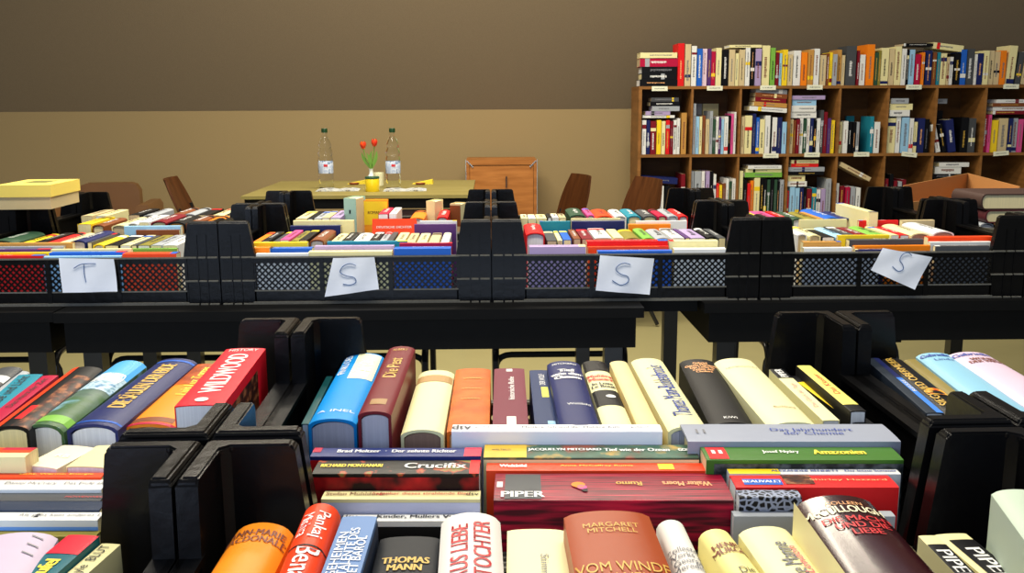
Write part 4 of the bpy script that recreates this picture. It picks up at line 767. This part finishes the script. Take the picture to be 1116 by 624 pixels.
# ---------------------------------------------------------------- cardboard box at right
CBM = mat('cardboard', srgb(178, 124, 66), .75, var=.06, scale=15)
zc = .90; a, b_, c_ = at(984, 202, z=zc), at(1055, 188.5, z=zc), at(1112, 203, z=zc)
r = thing('cardboard_box', Matrix.Identity(4)); d_ = a+c_-b_; d_.y = max(d_.y, .87)
def panel(A_, B_, z0, z1, nm, th=.004, flare=0):
    bm = bmesh.new(); n = (B_-A_).cross(Vector((0, 0, 1))).normalized()*th
    vs = []
    for P_ in (A_, B_): 
        for z in (z0, z1):
            for k in (0, 1): vs.append(bm.verts.new(Vector((P_.x, P_.y, z))+n*k))
    for f in ((0, 1, 3, 2), (4, 6, 7, 5), (0, 4, 5, 1), (2, 3, 7, 6), (0, 2, 6, 4), (1, 5, 7, 3)): bm.faces.new([vs[i] for i in f])
    mk(nm, bm, CBM, r)
panel(a, b_, .7525, zc, 'side'); panel(b_, c_, .7525, zc, 'side'); panel(c_, d_, .7525, zc-.02, 'side'); panel(d_, a, .7525, zc-.02, 'side')
bm = bmesh.new(); bm.faces.new([bm.verts.new(Vector((v.x, v.y, .7530))) for v in (a, b_, c_, d_)]); ext = bmesh.ops.extrude_face_region(bm, geom=bm.faces[:]); 
for v in [g for g in ext['geom'] if isinstance(g, bmesh.types.BMVert)]: v.co.z += .003
mk('bottom', bm, CBM, r); tag(r, 'open brown cardboard box before the bookcase', 'box')
table(1.46, 2.3, .90, 1.72, 'black table under the cardboard box', .7515)
# ---------------------------------------------------------------- bookcase
YB = 3.78; BD = .31
def bz(y, x=900): return at(x, y, Y=YB).z
def bx(x, y=130): return at(x, y, Y=YB).x
th = .017; ztop = at(860, 93.3, Y=YB).z; zs = [ztop-k*.400 for k in range(4)]
zs = [ztop, at(860, 167.5, Y=YB).z]; dz = zs[0]-zs[1]; zs += [zs[1]-dz, .04]
xs = [bx(697.5)]+[bx(x, 130) for x in (754, 806.5, 860.5, 914.5, 967, 1019.5, 1073)]; pitch = (xs[-1]-xs[1])/6; xs += [xs[-1]+pitch, xs[-1]+2*pitch]
BW = wood('bookcase_wood', (122, 82, 40), (150, 103, 54), 6, (1, 1, 6)); BWd = wood('bookcase_back', (84, 55, 27), (104, 70, 34), 6, (1, 1, 5))
r = thing('bookcase', Matrix.Identity(4)); BX = r
for k, x in enumerate(xs):
    bm = bmesh.new(); t = .019 if k in (0, len(xs)-1) else .013
    for z1, z0 in zip(zs, zs[1:]): box(bm, x-t/2, x+t/2, YB+.001, YB+BD, z0+.0003, z1-th-.0003)
    mk('upright_panel', bm, BW, r)
for k, z in enumerate(zs):
    bm = bmesh.new(); box(bm, xs[0]-.0095, xs[-1]+.0095, YB, YB+BD, z-th, z); bevel(bm, .0015, 1); mk('shelf', bm, BW, r)
bm = bmesh.new(); box(bm, xs[0]+.0, xs[-1], YB+BD+.0005, YB+BD+.006, .0, ztop-.001); mk('back_panel', bm, BWd, r)
bm = bmesh.new(); box(bm, xs[0], xs[-1], YB+.02, YB+BD-.01, 0, .0228); mk('plinth', bm, BW, r)
tag(r, 'long wooden compartment bookcase along the right wall', 'bookcase')
def small_book(w_, h_, d_, k, M, label, group, spine_style=0, flat=False, kd='p'):
    """spine faces -Y; local x = thickness, z = height, y = depth"""
    bm = bmesh.new(); cv = min(.0015, w_*.15)
    def q(x0, x1, y0, y1, z0, z1, mi):
        for f in box(bm, x0, x1, y0, y1, z0, z1): f.material_index = mi
    q(-w_/2, -w_/2+cv, 0, d_, 0, h_, 0); q(w_/2-cv, w_/2, 0, d_, 0, h_, 0); q(-w_/2+cv, w_/2-cv, 0, cv, 0, h_, 0)
    q(-w_/2+cv+.0001, w_/2-cv-.0001, cv+.0001, d_-.002, .002, h_-.002, 1)
    rr = RB.random
    if w_ > .011:
        s0 = .12+rr()*.2; s1 = .6+rr()*.3; ww = w_*(.08+.12*rr()); z = s0*h_
        while z < s1*h_:                                  # rows of tiny title letters along the spine
            l = h_*(.012+.018*rr()); q(-ww, ww*(.3+.7*rr()), -.0007, 0, z, z+l, 2); z += l+h_*.012
        if rr() < .45: a_ = rr()*.8; q(-w_/2+.0003, w_/2-.0003, -.0006, 0, a_*h_, (a_+.05+.08*rr())*h_, 3)
    dark = k in 'kndGbSVmrtuOR'
    me_m = [cmat(k), pmat(RB.choice('wce')), INK[RB.choice(['grey', 'white', 'gold', 'peach'])] if dark else INK[RB.choice(['grey', 'grey', 'brown', 'black'])], cmat(RB.choice('kwyrnd' if not dark else 'wycws'))]
    o = mk('book', bm, me_m); o.matrix_world = M; tag(o, label, 'book', group); return o
def shelf_row(items, z, ybase, place, group, back=0):
    """items: x0,x1,ytop,colour[,tilt degrees]"""
    ks = [i[3] for i in items]
    for i, it in enumerate(items):
        x0, x1, yt, k = it[:4]; tl = it[4] if len(it) > 4 else 0
        X0, X1 = bx(x0), bx(x1); w_ = (X1-X0)*.955; h_ = max(.10, min(.30, bz(yt, x0)-z)); 
        if tl: h_ /= math.cos(math.radians(tl))
        d_ = min(.19, h_*.68+.01)
        M = Matrix.Translation(((X0+X1)/2, YB+.012+RB.random()*.012+back, z+.0006))
        if tl: M = Matrix.Translation(((X1 if tl > 0 else X0), YB+.014+back, z+.001))@Matrix.Rotation(math.radians(tl), 4, 'Y')@Matrix.Translation((w_/2*(-1 if tl > 0 else 1), 0, 0))
        small_book(w_, h_, d_, k, M, uniq(names(i, ks, place)), group)
def shelf_stack(items, z, place, group, back=0):
    """lying books bottom to top: x0,x1,thickness px,colour[,tilt]"""
    for i, it in enumerate(items):
        x0, x1, t, k = it[:4]; tl = it[4] if len(it) > 4 else 0; L_ = bx(x1)-bx(x0); w_ = t/182*.95
        M = Matrix.Translation((bx(x0), YB+.012+RB.random()*.015+back, z+w_/2+.0004))@Matrix.Rotation(math.radians(tl), 4, 'Y')@Matrix.Rotation(math.radians(90), 4, 'Y')
        small_book(w_, L_, .14, k, M, uniq([f'{cname(k)} book lying flat {place}', f'{cname(k)} book lying flat, {ORD[i]} from bottom {place}']), group); z += w_+.0006
    return z
z = zs[0]
shelf_stack([(697, 738, 7.5, 'k'), (699, 737, 6.5, 'k'), (699, 737, 7.5, 'k'), (697, 738, 9.5, 'm'), (697, 737, 6, 'c')], z, 'at the left end of the bookcase top', 'stack at the left end of the bookcase top')
top = [(738, 745, 47, 'r'), (745.5, 751.8, 48, 'e'), (752.5, 758, 50, 'w'), (758.5, 764.3, 53, 'b'), (764.6, 769.6, 53, 'P'), (770, 774, 53, 'V'), (774, 778.5, 56, 'm'), (779, 785, 52, 'c'), (786, 792.5, 54, 'k'), (793, 799.5, 54, 'e'), (800, 804, 58, 'c'), (804.4, 810.4, 54, 'e'), (811, 816, 52, 'w'), (816.5, 821, 53, 'k'), (821.5, 828, 53, 'v'), (829, 837.5, 49.5, 'c'), (838, 843, 52, 'g'), (843.6, 847.6, 57, 'd'), (848, 850.6, 58, 'l'), (851, 856.4, 54, 'y'), (857, 862.3, 59.5, 'e'), (863, 871, 55, 'w'), (871.4, 877.8, 57, 'o'), (878.3, 884.6, 54, 'T'), (885, 891, 53, 'w'), (892, 898.7, 60, 'e'), (899.6, 902, 58, 'u'), (902.2, 905.2, 57, 'y'), (905.6, 910, 59, 's'), (910.4, 915, 54, 'T'), (915.5, 919, 60, 'e'),
 (920, 931, 50, 'S'), (932, 934.4, 55, 'd'), (934.8, 941, 59.5, 'w'), (942, 950.5, 48.3, 'o'), (951, 955, 57, 'G'), (955.3, 957.8, 55, 'O'), (958, 966.5, 52, 'c'), (967, 972.6, 53, 'e'), (973, 979.6, 50.5, 'c'), (980, 984.8, 53, 'w'), (985.1, 987.6, 54, 'k'), (988, 994, 54, 'l'), (994.6, 1000.6, 59, 'm'), (1001.6, 1004.4, 57, 'o'), (1006, 1012.6, 55, 'n'), (1013.6, 1017.8, 57, 'u'), (1018.6, 1021.8, 57, 't'), (1022.3, 1028.8, 58, 'c'), (1029.2, 1032, 62, 'e'), (1032.3, 1036, 62, 'w'), (1037, 1043.4, 58, 'k'), (1043.8, 1050, 54, 'b'), (1050.6, 1059, 53, 'S'), (1059.3, 1061.8, 59, 'w'), (1062.1, 1068, 58, 'n'), (1068.4, 1074, 55, 'c'), (1074.4, 1080.2, 55, 'e'), (1080.6, 1087, 56, 'e'), (1087.4, 1092.8, 55, 'o'), (1093.4, 1102, 50, 'c', 3), (1103.6, 1109, 57, 'S', 5), (1110, 1115, 57, 'e', 6), (1116, 1122, 56, 's', 6), (1123, 1129, 55, 'c', 6)]
shelf_row(top, z, 93, 'on the bookcase top', 'books along the bookcase top')
def lay(x0, x1, yb, t, k, tl, label, zz=None):
    w_ = t/182*.95; M = Matrix.Translation((bx(x0), YB+.02, (zz if zz is not None else bz(yb, x0))+w_/2))@Matrix.Rotation(math.radians(tl), 4, 'Y')@Matrix.Rotation(math.radians(90), 4, 'Y')
    small_book(w_, bx(x1)-bx(x0), .14, k, M, label, None)
lay(793, 828, 52, 3, 'c', 0, 'thin cream book laid across the books on the bookcase top', bz(51.6, 811)); lay(981, 1013, 53, 3.2, 'k', 0, 'black book laid across the standing books on the bookcase top', bz(50.2, 973)); lay(1013, 1046, 54, 7, 'c', 7, 'thick cream book lying tilted on top of the bookcase row', bz(52.5, 1013))
z = zs[1]
cells1 = [
 ('first', [(700.5, 705, 131, 'w'), (705.6, 709.4, 131, 'n'), (709.8, 716, 132, 'd'), (716.6, 721.6, 131, 'y'), (722, 726, 132, 'c'), (726.6, 731, 131, 'r'), (731.4, 734.6, 132, 'd'), (735, 738.4, 131, 'w'), (738.8, 742, 129, 'w'), (743.4, 749, 123, 'T')], [(701, 736, 3, 'w'), (704, 731, 4.5, 'v'), (711, 741, 5.5, 's'), (709, 741, 5, 'k'), (710, 740, 4.5, 'S')]),
 ('second', [(756, 759, 112, 's'), (759.4, 763, 127, 'l'), (763.3, 766, 127, 'c'), (766.4, 769.8, 126, 'u'), (770.2, 774, 130, 'e'), (774.4, 777.6, 121, 's'), (778, 781, 130, 'G'), (781.4, 784, 127, 'w'), (784.3, 787, 128, 'V'), (787.4, 790, 130, 'l'), (790.4, 794.6, 127, 'w'), (795, 797.4, 126, 'k'), (797.8, 800.4, 124, 'p'), (800.8, 803, 122, 'w')], []),
 ('third', [(809, 812.6, 127, 'e'), (813, 821, 126, 'c'), (821.4, 825, 124, 'n'), (825.4, 829, 128, 'b'), (829.4, 835, 130, 'c'), (835.4, 841, 126, 'w'), (841.3, 842.8, 128, 'k'), (843, 848, 128, 'w'), (848.3, 853.4, 128, 'n'), (853.8, 858.6, 133, 'l')], [(817, 858, 5, 'w', 4), (822, 858, 5, 'T', 4), (823, 857, 5, 'd', 4), (823, 858, 5, 'u', 4), (824, 858, 5, 's', 4)]),
 ('fourth', [(862.6, 866, 130, 'e'), (866.3, 869, 131, 'u'), (869.3, 873, 130, 'd'), (873.3, 877, 129, 'w'), (877.3, 880.6, 130, 'G'), (881, 884.4, 129, 'w'), (884.8, 888.4, 129, 'n'), (888.8, 891.4, 131, 'k'), (891.8, 895.4, 129, 'w'), (895.8, 899, 120, 'S'), (899.3, 903, 122, 'd'), (903.4, 907, 129, 'V'), (907.4, 911.6, 131, 'y')], [(863, 891, 7, 'w'), (863, 890, 7, 'w'), (864, 890, 6.5, 'l'), (863, 899, 4.5, 'v')]),
 ('fifth', [(916, 919.6, 133, 'c'), (921, 926, 132, 'w'), (926.6, 931, 133, 'k'), (931.4, 935, 133, 'k'), (935.4, 938.4, 133, 's'), (950, 954, 127, 't'), (954.8, 961, 133, 'w')], []),
 ('sixth', [(969.6, 978.6, 129, 'c'), (979, 984, 127, 'w'), (985, 992.6, 128, 'l'), (993, 997.4, 129, 'w'), (998, 1002, 133, 'c'), (1002.6, 1009.6, 129, 'n'), (1010, 1015, 130, 'k')], [(970, 992, 7, 'w'), (970, 995, 7, 'c'), (971, 990, 6, 's')]),
 ('seventh', [(1024, 1029, 136, 'w', -14), (1031, 1035.4, 136, 'k', -13), (1037.6, 1046, 131, 'n', -9), (1050, 1058, 128, 'k'), (1058.6, 1066, 129, 'S')], []),
 ('eighth', [(1074.4, 1078.6, 125, 'm'), (1079.2, 1082.2, 125, 'p'), (1083, 1090.6, 131, 'y'), (1091.2, 1101, 129, 'e'), (1101.4, 1106, 129, 'n'), (1106.4, 1112, 129, 's'), (1112.4, 1118, 130, 'p')], [(1082, 1120, 4, 'd'), (1083, 1122, 4.5, 'w'), (1082, 1120, 4, 'u'), (1086, 1122, 4, 'w')])]
for nm, up, st in cells1:
    shelf_row(up, z, 167, f'in the {nm} upper compartment', f'books in the {nm} upper compartment')
    if st: shelf_stack(st, z+max(0, bz(min(i[2] for i in up[:-1] if i[2] > 122), up[2][0])-z)+.002+(.018 if st[0][-1] == 4 else 0), f'in the {nm} upper compartment', f'lying books in the {nm} upper compartment')
for k, (x0, x1, yt, c) in enumerate([(765, 775, 113, 's'), (776, 794, 113, 'c'), (940, 949, 127, 't'), (1022, 1030, 127, 's'), (1035, 1048, 126, 'G')]):
    w_ = bx(x1)-bx(x0); small_book(w_, bz(yt, x0)-z, .03, c, Matrix.Translation(((bx(x0)+bx(x1))/2, YB+BD-.04, z+.0005)), uniq([f'wide {cname(c)} book deep behind others in an upper compartment', f'wide {cname(c)} book at the back of the upper row']), None)
shelf_stack([(1022, 1041, 5.5, 's')], bz(113, 1025), 'high in the seventh upper compartment', None, back=.1)
small_book(bx(1041)-bx(1022), .25, .05, 'k', Matrix.Translation(((bx(1041)+bx(1022))/2, YB+.17, z+.0005)), 'black book supporting the grey one in the seventh compartment', None)
z = zs[2]
cells2 = [
 ('first', [(700.5, 704.4, 199, 'u'), (705.4, 713.6, 199, 'd'), (715, 719.6, 202, 'k'), (720, 726, 203, 'w'), (727, 733, 203, 'k'), (745, 749.6, 190, 'd')], [(701, 741, 7, 'n', 4)]),
 ('second', [(755.4, 759, 183, 's'), (759.4, 767, 185, 's'), (767.4, 771, 187, 'w'), (772, 776, 183, 'v'), (776.6, 780, 185, 'k'), (780.4, 783.4, 190, 'w'), (784, 787, 200, 'r'), (787.4, 790.6, 202, 'y'), (791, 794.4, 200, 'u'), (794.8, 797.6, 195, 'w'), (798, 801, 198, 'G'), (801.4, 805, 195, 'w')], []),
 ('third', [(809, 813, 181, 'c'), (814.6, 818, 196, 'k'), (818.4, 821.6, 200, 'r'), (822, 825.4, 197, 'o'), (826, 832.4, 194, 'c'), (833, 836.4, 194, 'k'), (836.8, 840, 195, 'k'), (840.4, 843.6, 196, 'G'), (844, 847.4, 195, 'k'), (847.8, 851, 196, 'G'), (851.4, 854, 198, 'k'), (854.4, 858.4, 196, 's')], [(815, 856, 5.5, 'g'), (816, 856, 4, 'c'), (818, 855, 4, 'w')]),
 ('fourth', [(861.6, 865, 208, 'r'), (865.4, 871, 204, 'l'), (871.4, 876, 205, 'l'), (876.4, 881, 205, 'n'), (881.4, 884, 205, 'k'), (884.4, 890, 206, 'd'), (890.4, 895, 205, 't'), (895.4, 900, 207, 'w'), (900.4, 905, 206, 'v'), (905.4, 911, 195, 's')], [(862, 884, 6, 'w'), (862, 882, 7, 'c'), (862, 902, 4, 'k'), (863, 903, 5, 's'), (866, 896, 4, 'r'), (866, 896, 4, 'c')]),
 ('fifth', [(915.4, 920, 200, 'w'), (921, 926, 203, 'd'), (927, 932, 204, 'm'), (933, 938, 204, 's'), (939, 944, 205, 'w')], []),
 ('sixth', [(970, 974, 195, 'd'), (975, 979, 190, 'k'), (980, 984, 197, 'd'), (985, 989, 198, 's'), (990, 994, 196, 'd')], []),
 ('seventh', [(1024, 1030, 196, 'k'), (1031, 1037, 195, 's'), (1038, 1044, 196, 'w'), (1045, 1052, 195, 'n')], [(1020, 1046, 5, 'k'), (1025, 1054, 8, 'w'), (1029, 1062, 5, 'w')])]
for nm, up, st in cells2:
    shelf_row(up, z, 237, f'in the {nm} lower compartment', f'books in the {nm} lower compartment')
    if st: shelf_stack(st, bz(min(i[2] for i in up[1:-1]), up[2][0])+.003, f'in the {nm} lower compartment', f'lying books in the {nm} lower compartment')
lay(920, 958, 182, 5, 'e', 27, 'cream book leaning diagonally in the fifth lower compartment', bz(181, 920))
for i, (x, y, tl) in enumerate([(719, 96.5, 0), (779, 96, 0), (837, 95.5, 0), (888, 95, 0), (996, 94.8, 0), (1102, 94.2, 0), (840, 169.5, 0), (885, 168.5, 0), (939, 168, 0), (991, 168.2, 6), (1091, 167, -4)]):
    p = at(x, y, Y=YB-.0012); r = thing('shelf_label', Matrix.Translation(p)@Matrix.Rotation(math.radians(tl), 4, 'Y')); bm = bmesh.new(); box(bm, -.047, .047, -.0008, .0008, -.0135, .0135)
    mk('card', bm, mat('label_card', srgb(232, 232, 205), .6), r)
    text_part('printed_word', ['ROMANE', 'KRIMI', 'LYRIK', 'REISEN', 'KUNST', 'KINDER', 'ENGLISCH', 'GARTEN', 'THEATER', 'MUSIK', 'RELIGION'][i], lambda u, v: Vector((v, -.0012, u)), 0, 0, .06, .006, 0, INK['grey'], r, .0004)
    tag(r, ['white shelf label above the first compartment', 'white shelf label above the second compartment', 'white shelf label above the third compartment', 'white shelf label above the fourth compartment', 'white shelf label above the sixth compartment', 'white shelf label above the eighth compartment', 'white label on the middle shelf, third compartment', 'white label on the middle shelf, fourth compartment', 'white label on the middle shelf, fifth compartment', 'crooked white label on the middle shelf, sixth compartment', 'crooked white label on the middle shelf, eighth compartment'][i], 'label', 'white price labels on the bookcase shelves')
# ---------------------------------------------------------------- room shell
def struct(name, bm, m):
    o = mk(name, bm, m); o['kind'] = 'structure'; return o
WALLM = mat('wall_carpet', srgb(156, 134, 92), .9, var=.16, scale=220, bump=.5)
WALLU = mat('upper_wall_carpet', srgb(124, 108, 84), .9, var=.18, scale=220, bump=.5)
FLOORM = mat('floor_linoleum', srgb(150, 142, 98), .45, var=.05, scale=8)
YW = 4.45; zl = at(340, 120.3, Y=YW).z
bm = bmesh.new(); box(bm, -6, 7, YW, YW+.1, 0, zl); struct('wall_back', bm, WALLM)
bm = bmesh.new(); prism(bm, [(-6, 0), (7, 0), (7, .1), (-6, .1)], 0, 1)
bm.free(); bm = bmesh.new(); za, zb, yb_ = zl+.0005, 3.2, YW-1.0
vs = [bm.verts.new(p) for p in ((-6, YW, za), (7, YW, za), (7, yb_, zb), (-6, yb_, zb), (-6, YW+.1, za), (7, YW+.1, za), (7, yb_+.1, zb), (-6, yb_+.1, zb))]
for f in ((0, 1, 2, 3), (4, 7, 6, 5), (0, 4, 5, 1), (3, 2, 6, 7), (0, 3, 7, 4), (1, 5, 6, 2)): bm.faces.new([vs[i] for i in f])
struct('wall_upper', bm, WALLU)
bm = bmesh.new(); box(bm, -6, 7, -6, YW+.1, -.1, 0); struct('floor', bm, FLOORM)
bm = bmesh.new(); box(bm, -6, 7, YW-.015, YW-.0005, 0.0005, .08); struct('baseboard_back', bm, BLACKT)
# ---------------------------------------------------------------- light
w = bpy.data.worlds.new('world'); sc.world = w; w.use_nodes = True; w.node_tree.nodes['Background'].inputs[0].default_value = (.80, .86, 1, 1); w.node_tree.nodes['Background'].inputs[1].default_value = .16
def area(name, loc, rot, sx, sy, pw, col):
    l = bpy.data.lights.new(name, 'AREA'); l.shape = 'RECTANGLE'; l.size = sx; l.size_y = sy; l.energy = pw; l.color = col
    o = bpy.data.objects.new(name, l); C.objects.link(o); o.location = loc; o.rotation_euler = [math.radians(a) for a in rot]; return o
area('window_light', (-.5, -3.4, 1.1), (90, 0, -4), 2.6, 2.0, 40, (.60, .74, 1))
area('ceiling_light', (-.2, -.7, 3.1), (0, 0, 0), 2.6, .4, 52, (1, .93, .80))
area('ceiling_light', (-.2, 1.0, 3.1), (0, 0, 0), 2.6, .4, 50, (1, .92, .76))
area('ceiling_light', (-.2, 2.4, 3.1), (0, 0, 0), 2.6, .4, 62, (1, .90, .72))
sc.view_settings.view_transform = 'Standard'; sc.view_settings.look = 'None'; sc.view_settings.gamma = 1; sc.view_settings.use_curve_mapping = False; sc.view_settings.exposure = .70
# ---------------------------------------------------------------- books past the 300 that show largest become one object
def visible_counts(step=3):
    from mathutils.bvhtree import BVHTree
    bpy.context.view_layer.update(); Vv = []; Ff = []; own = []
    for o in bpy.data.objects:
        if o.type != 'MESH': continue
        q = o
        while q.parent: q = q.parent
        mw = o.matrix_world; n = len(Vv); Vv += [mw@v.co for v in o.data.vertices]
        for p in o.data.polygons: Ff.append(tuple(n+i for i in p.vertices)); own.append(q.name)
    tr = BVHTree.FromPolygons(Vv, Ff); cnt = {}
    for yy in range(1, H, step):
        for xx in range(1, W, step):
            _l, _n, i, _d = tr.ray_cast(CAM, ray(xx+.5, yy+.5).normalized())
            if i is not None: cnt[own[i]] = cnt.get(own[i], 0)+1
    return cnt
VIS = visible_counts()
books = [o for o in bpy.data.objects if o.parent is None and o.get('category') == 'book']
books.sort(key=lambda o: -VIS.get(o.name, 0))
rest = books[298:]
bm = bmesh.new(); mlist = []
for o in rest:
    fam = [o]+list(o.children)
    if VIS.get(o.name, 0) > 0 or o.type == 'MESH':
        for ch in fam:
            if ch.type != 'MESH': continue
            me = ch.data.copy(); me.transform(ch.matrix_world)
            n0 = len(bm.faces); bm.from_mesh(me); bm.faces.ensure_lookup_table()
            idx = []
            for mt in me.materials:
                if mt not in mlist: mlist.append(mt)
                idx.append(mlist.index(mt))
            for f in bm.faces[n0:]: f.material_index = idx[f.material_index] if f.material_index < len(idx) else 0
            bpy.data.meshes.remove(me)
    for ch in fam[::-1]: bpy.data.objects.remove(ch)
if rest:
    me = bpy.data.meshes.new('background_books'); bm.to_mesh(me); 
    for mt in mlist: me.materials.append(mt)
    o = bpy.data.objects.new('background_books', me); C.objects.link(o); o['kind'] = 'stuff'
    tag(o, 'the smallest far books filling gaps in the bookcase and rear crates', 'books')
bm.free()
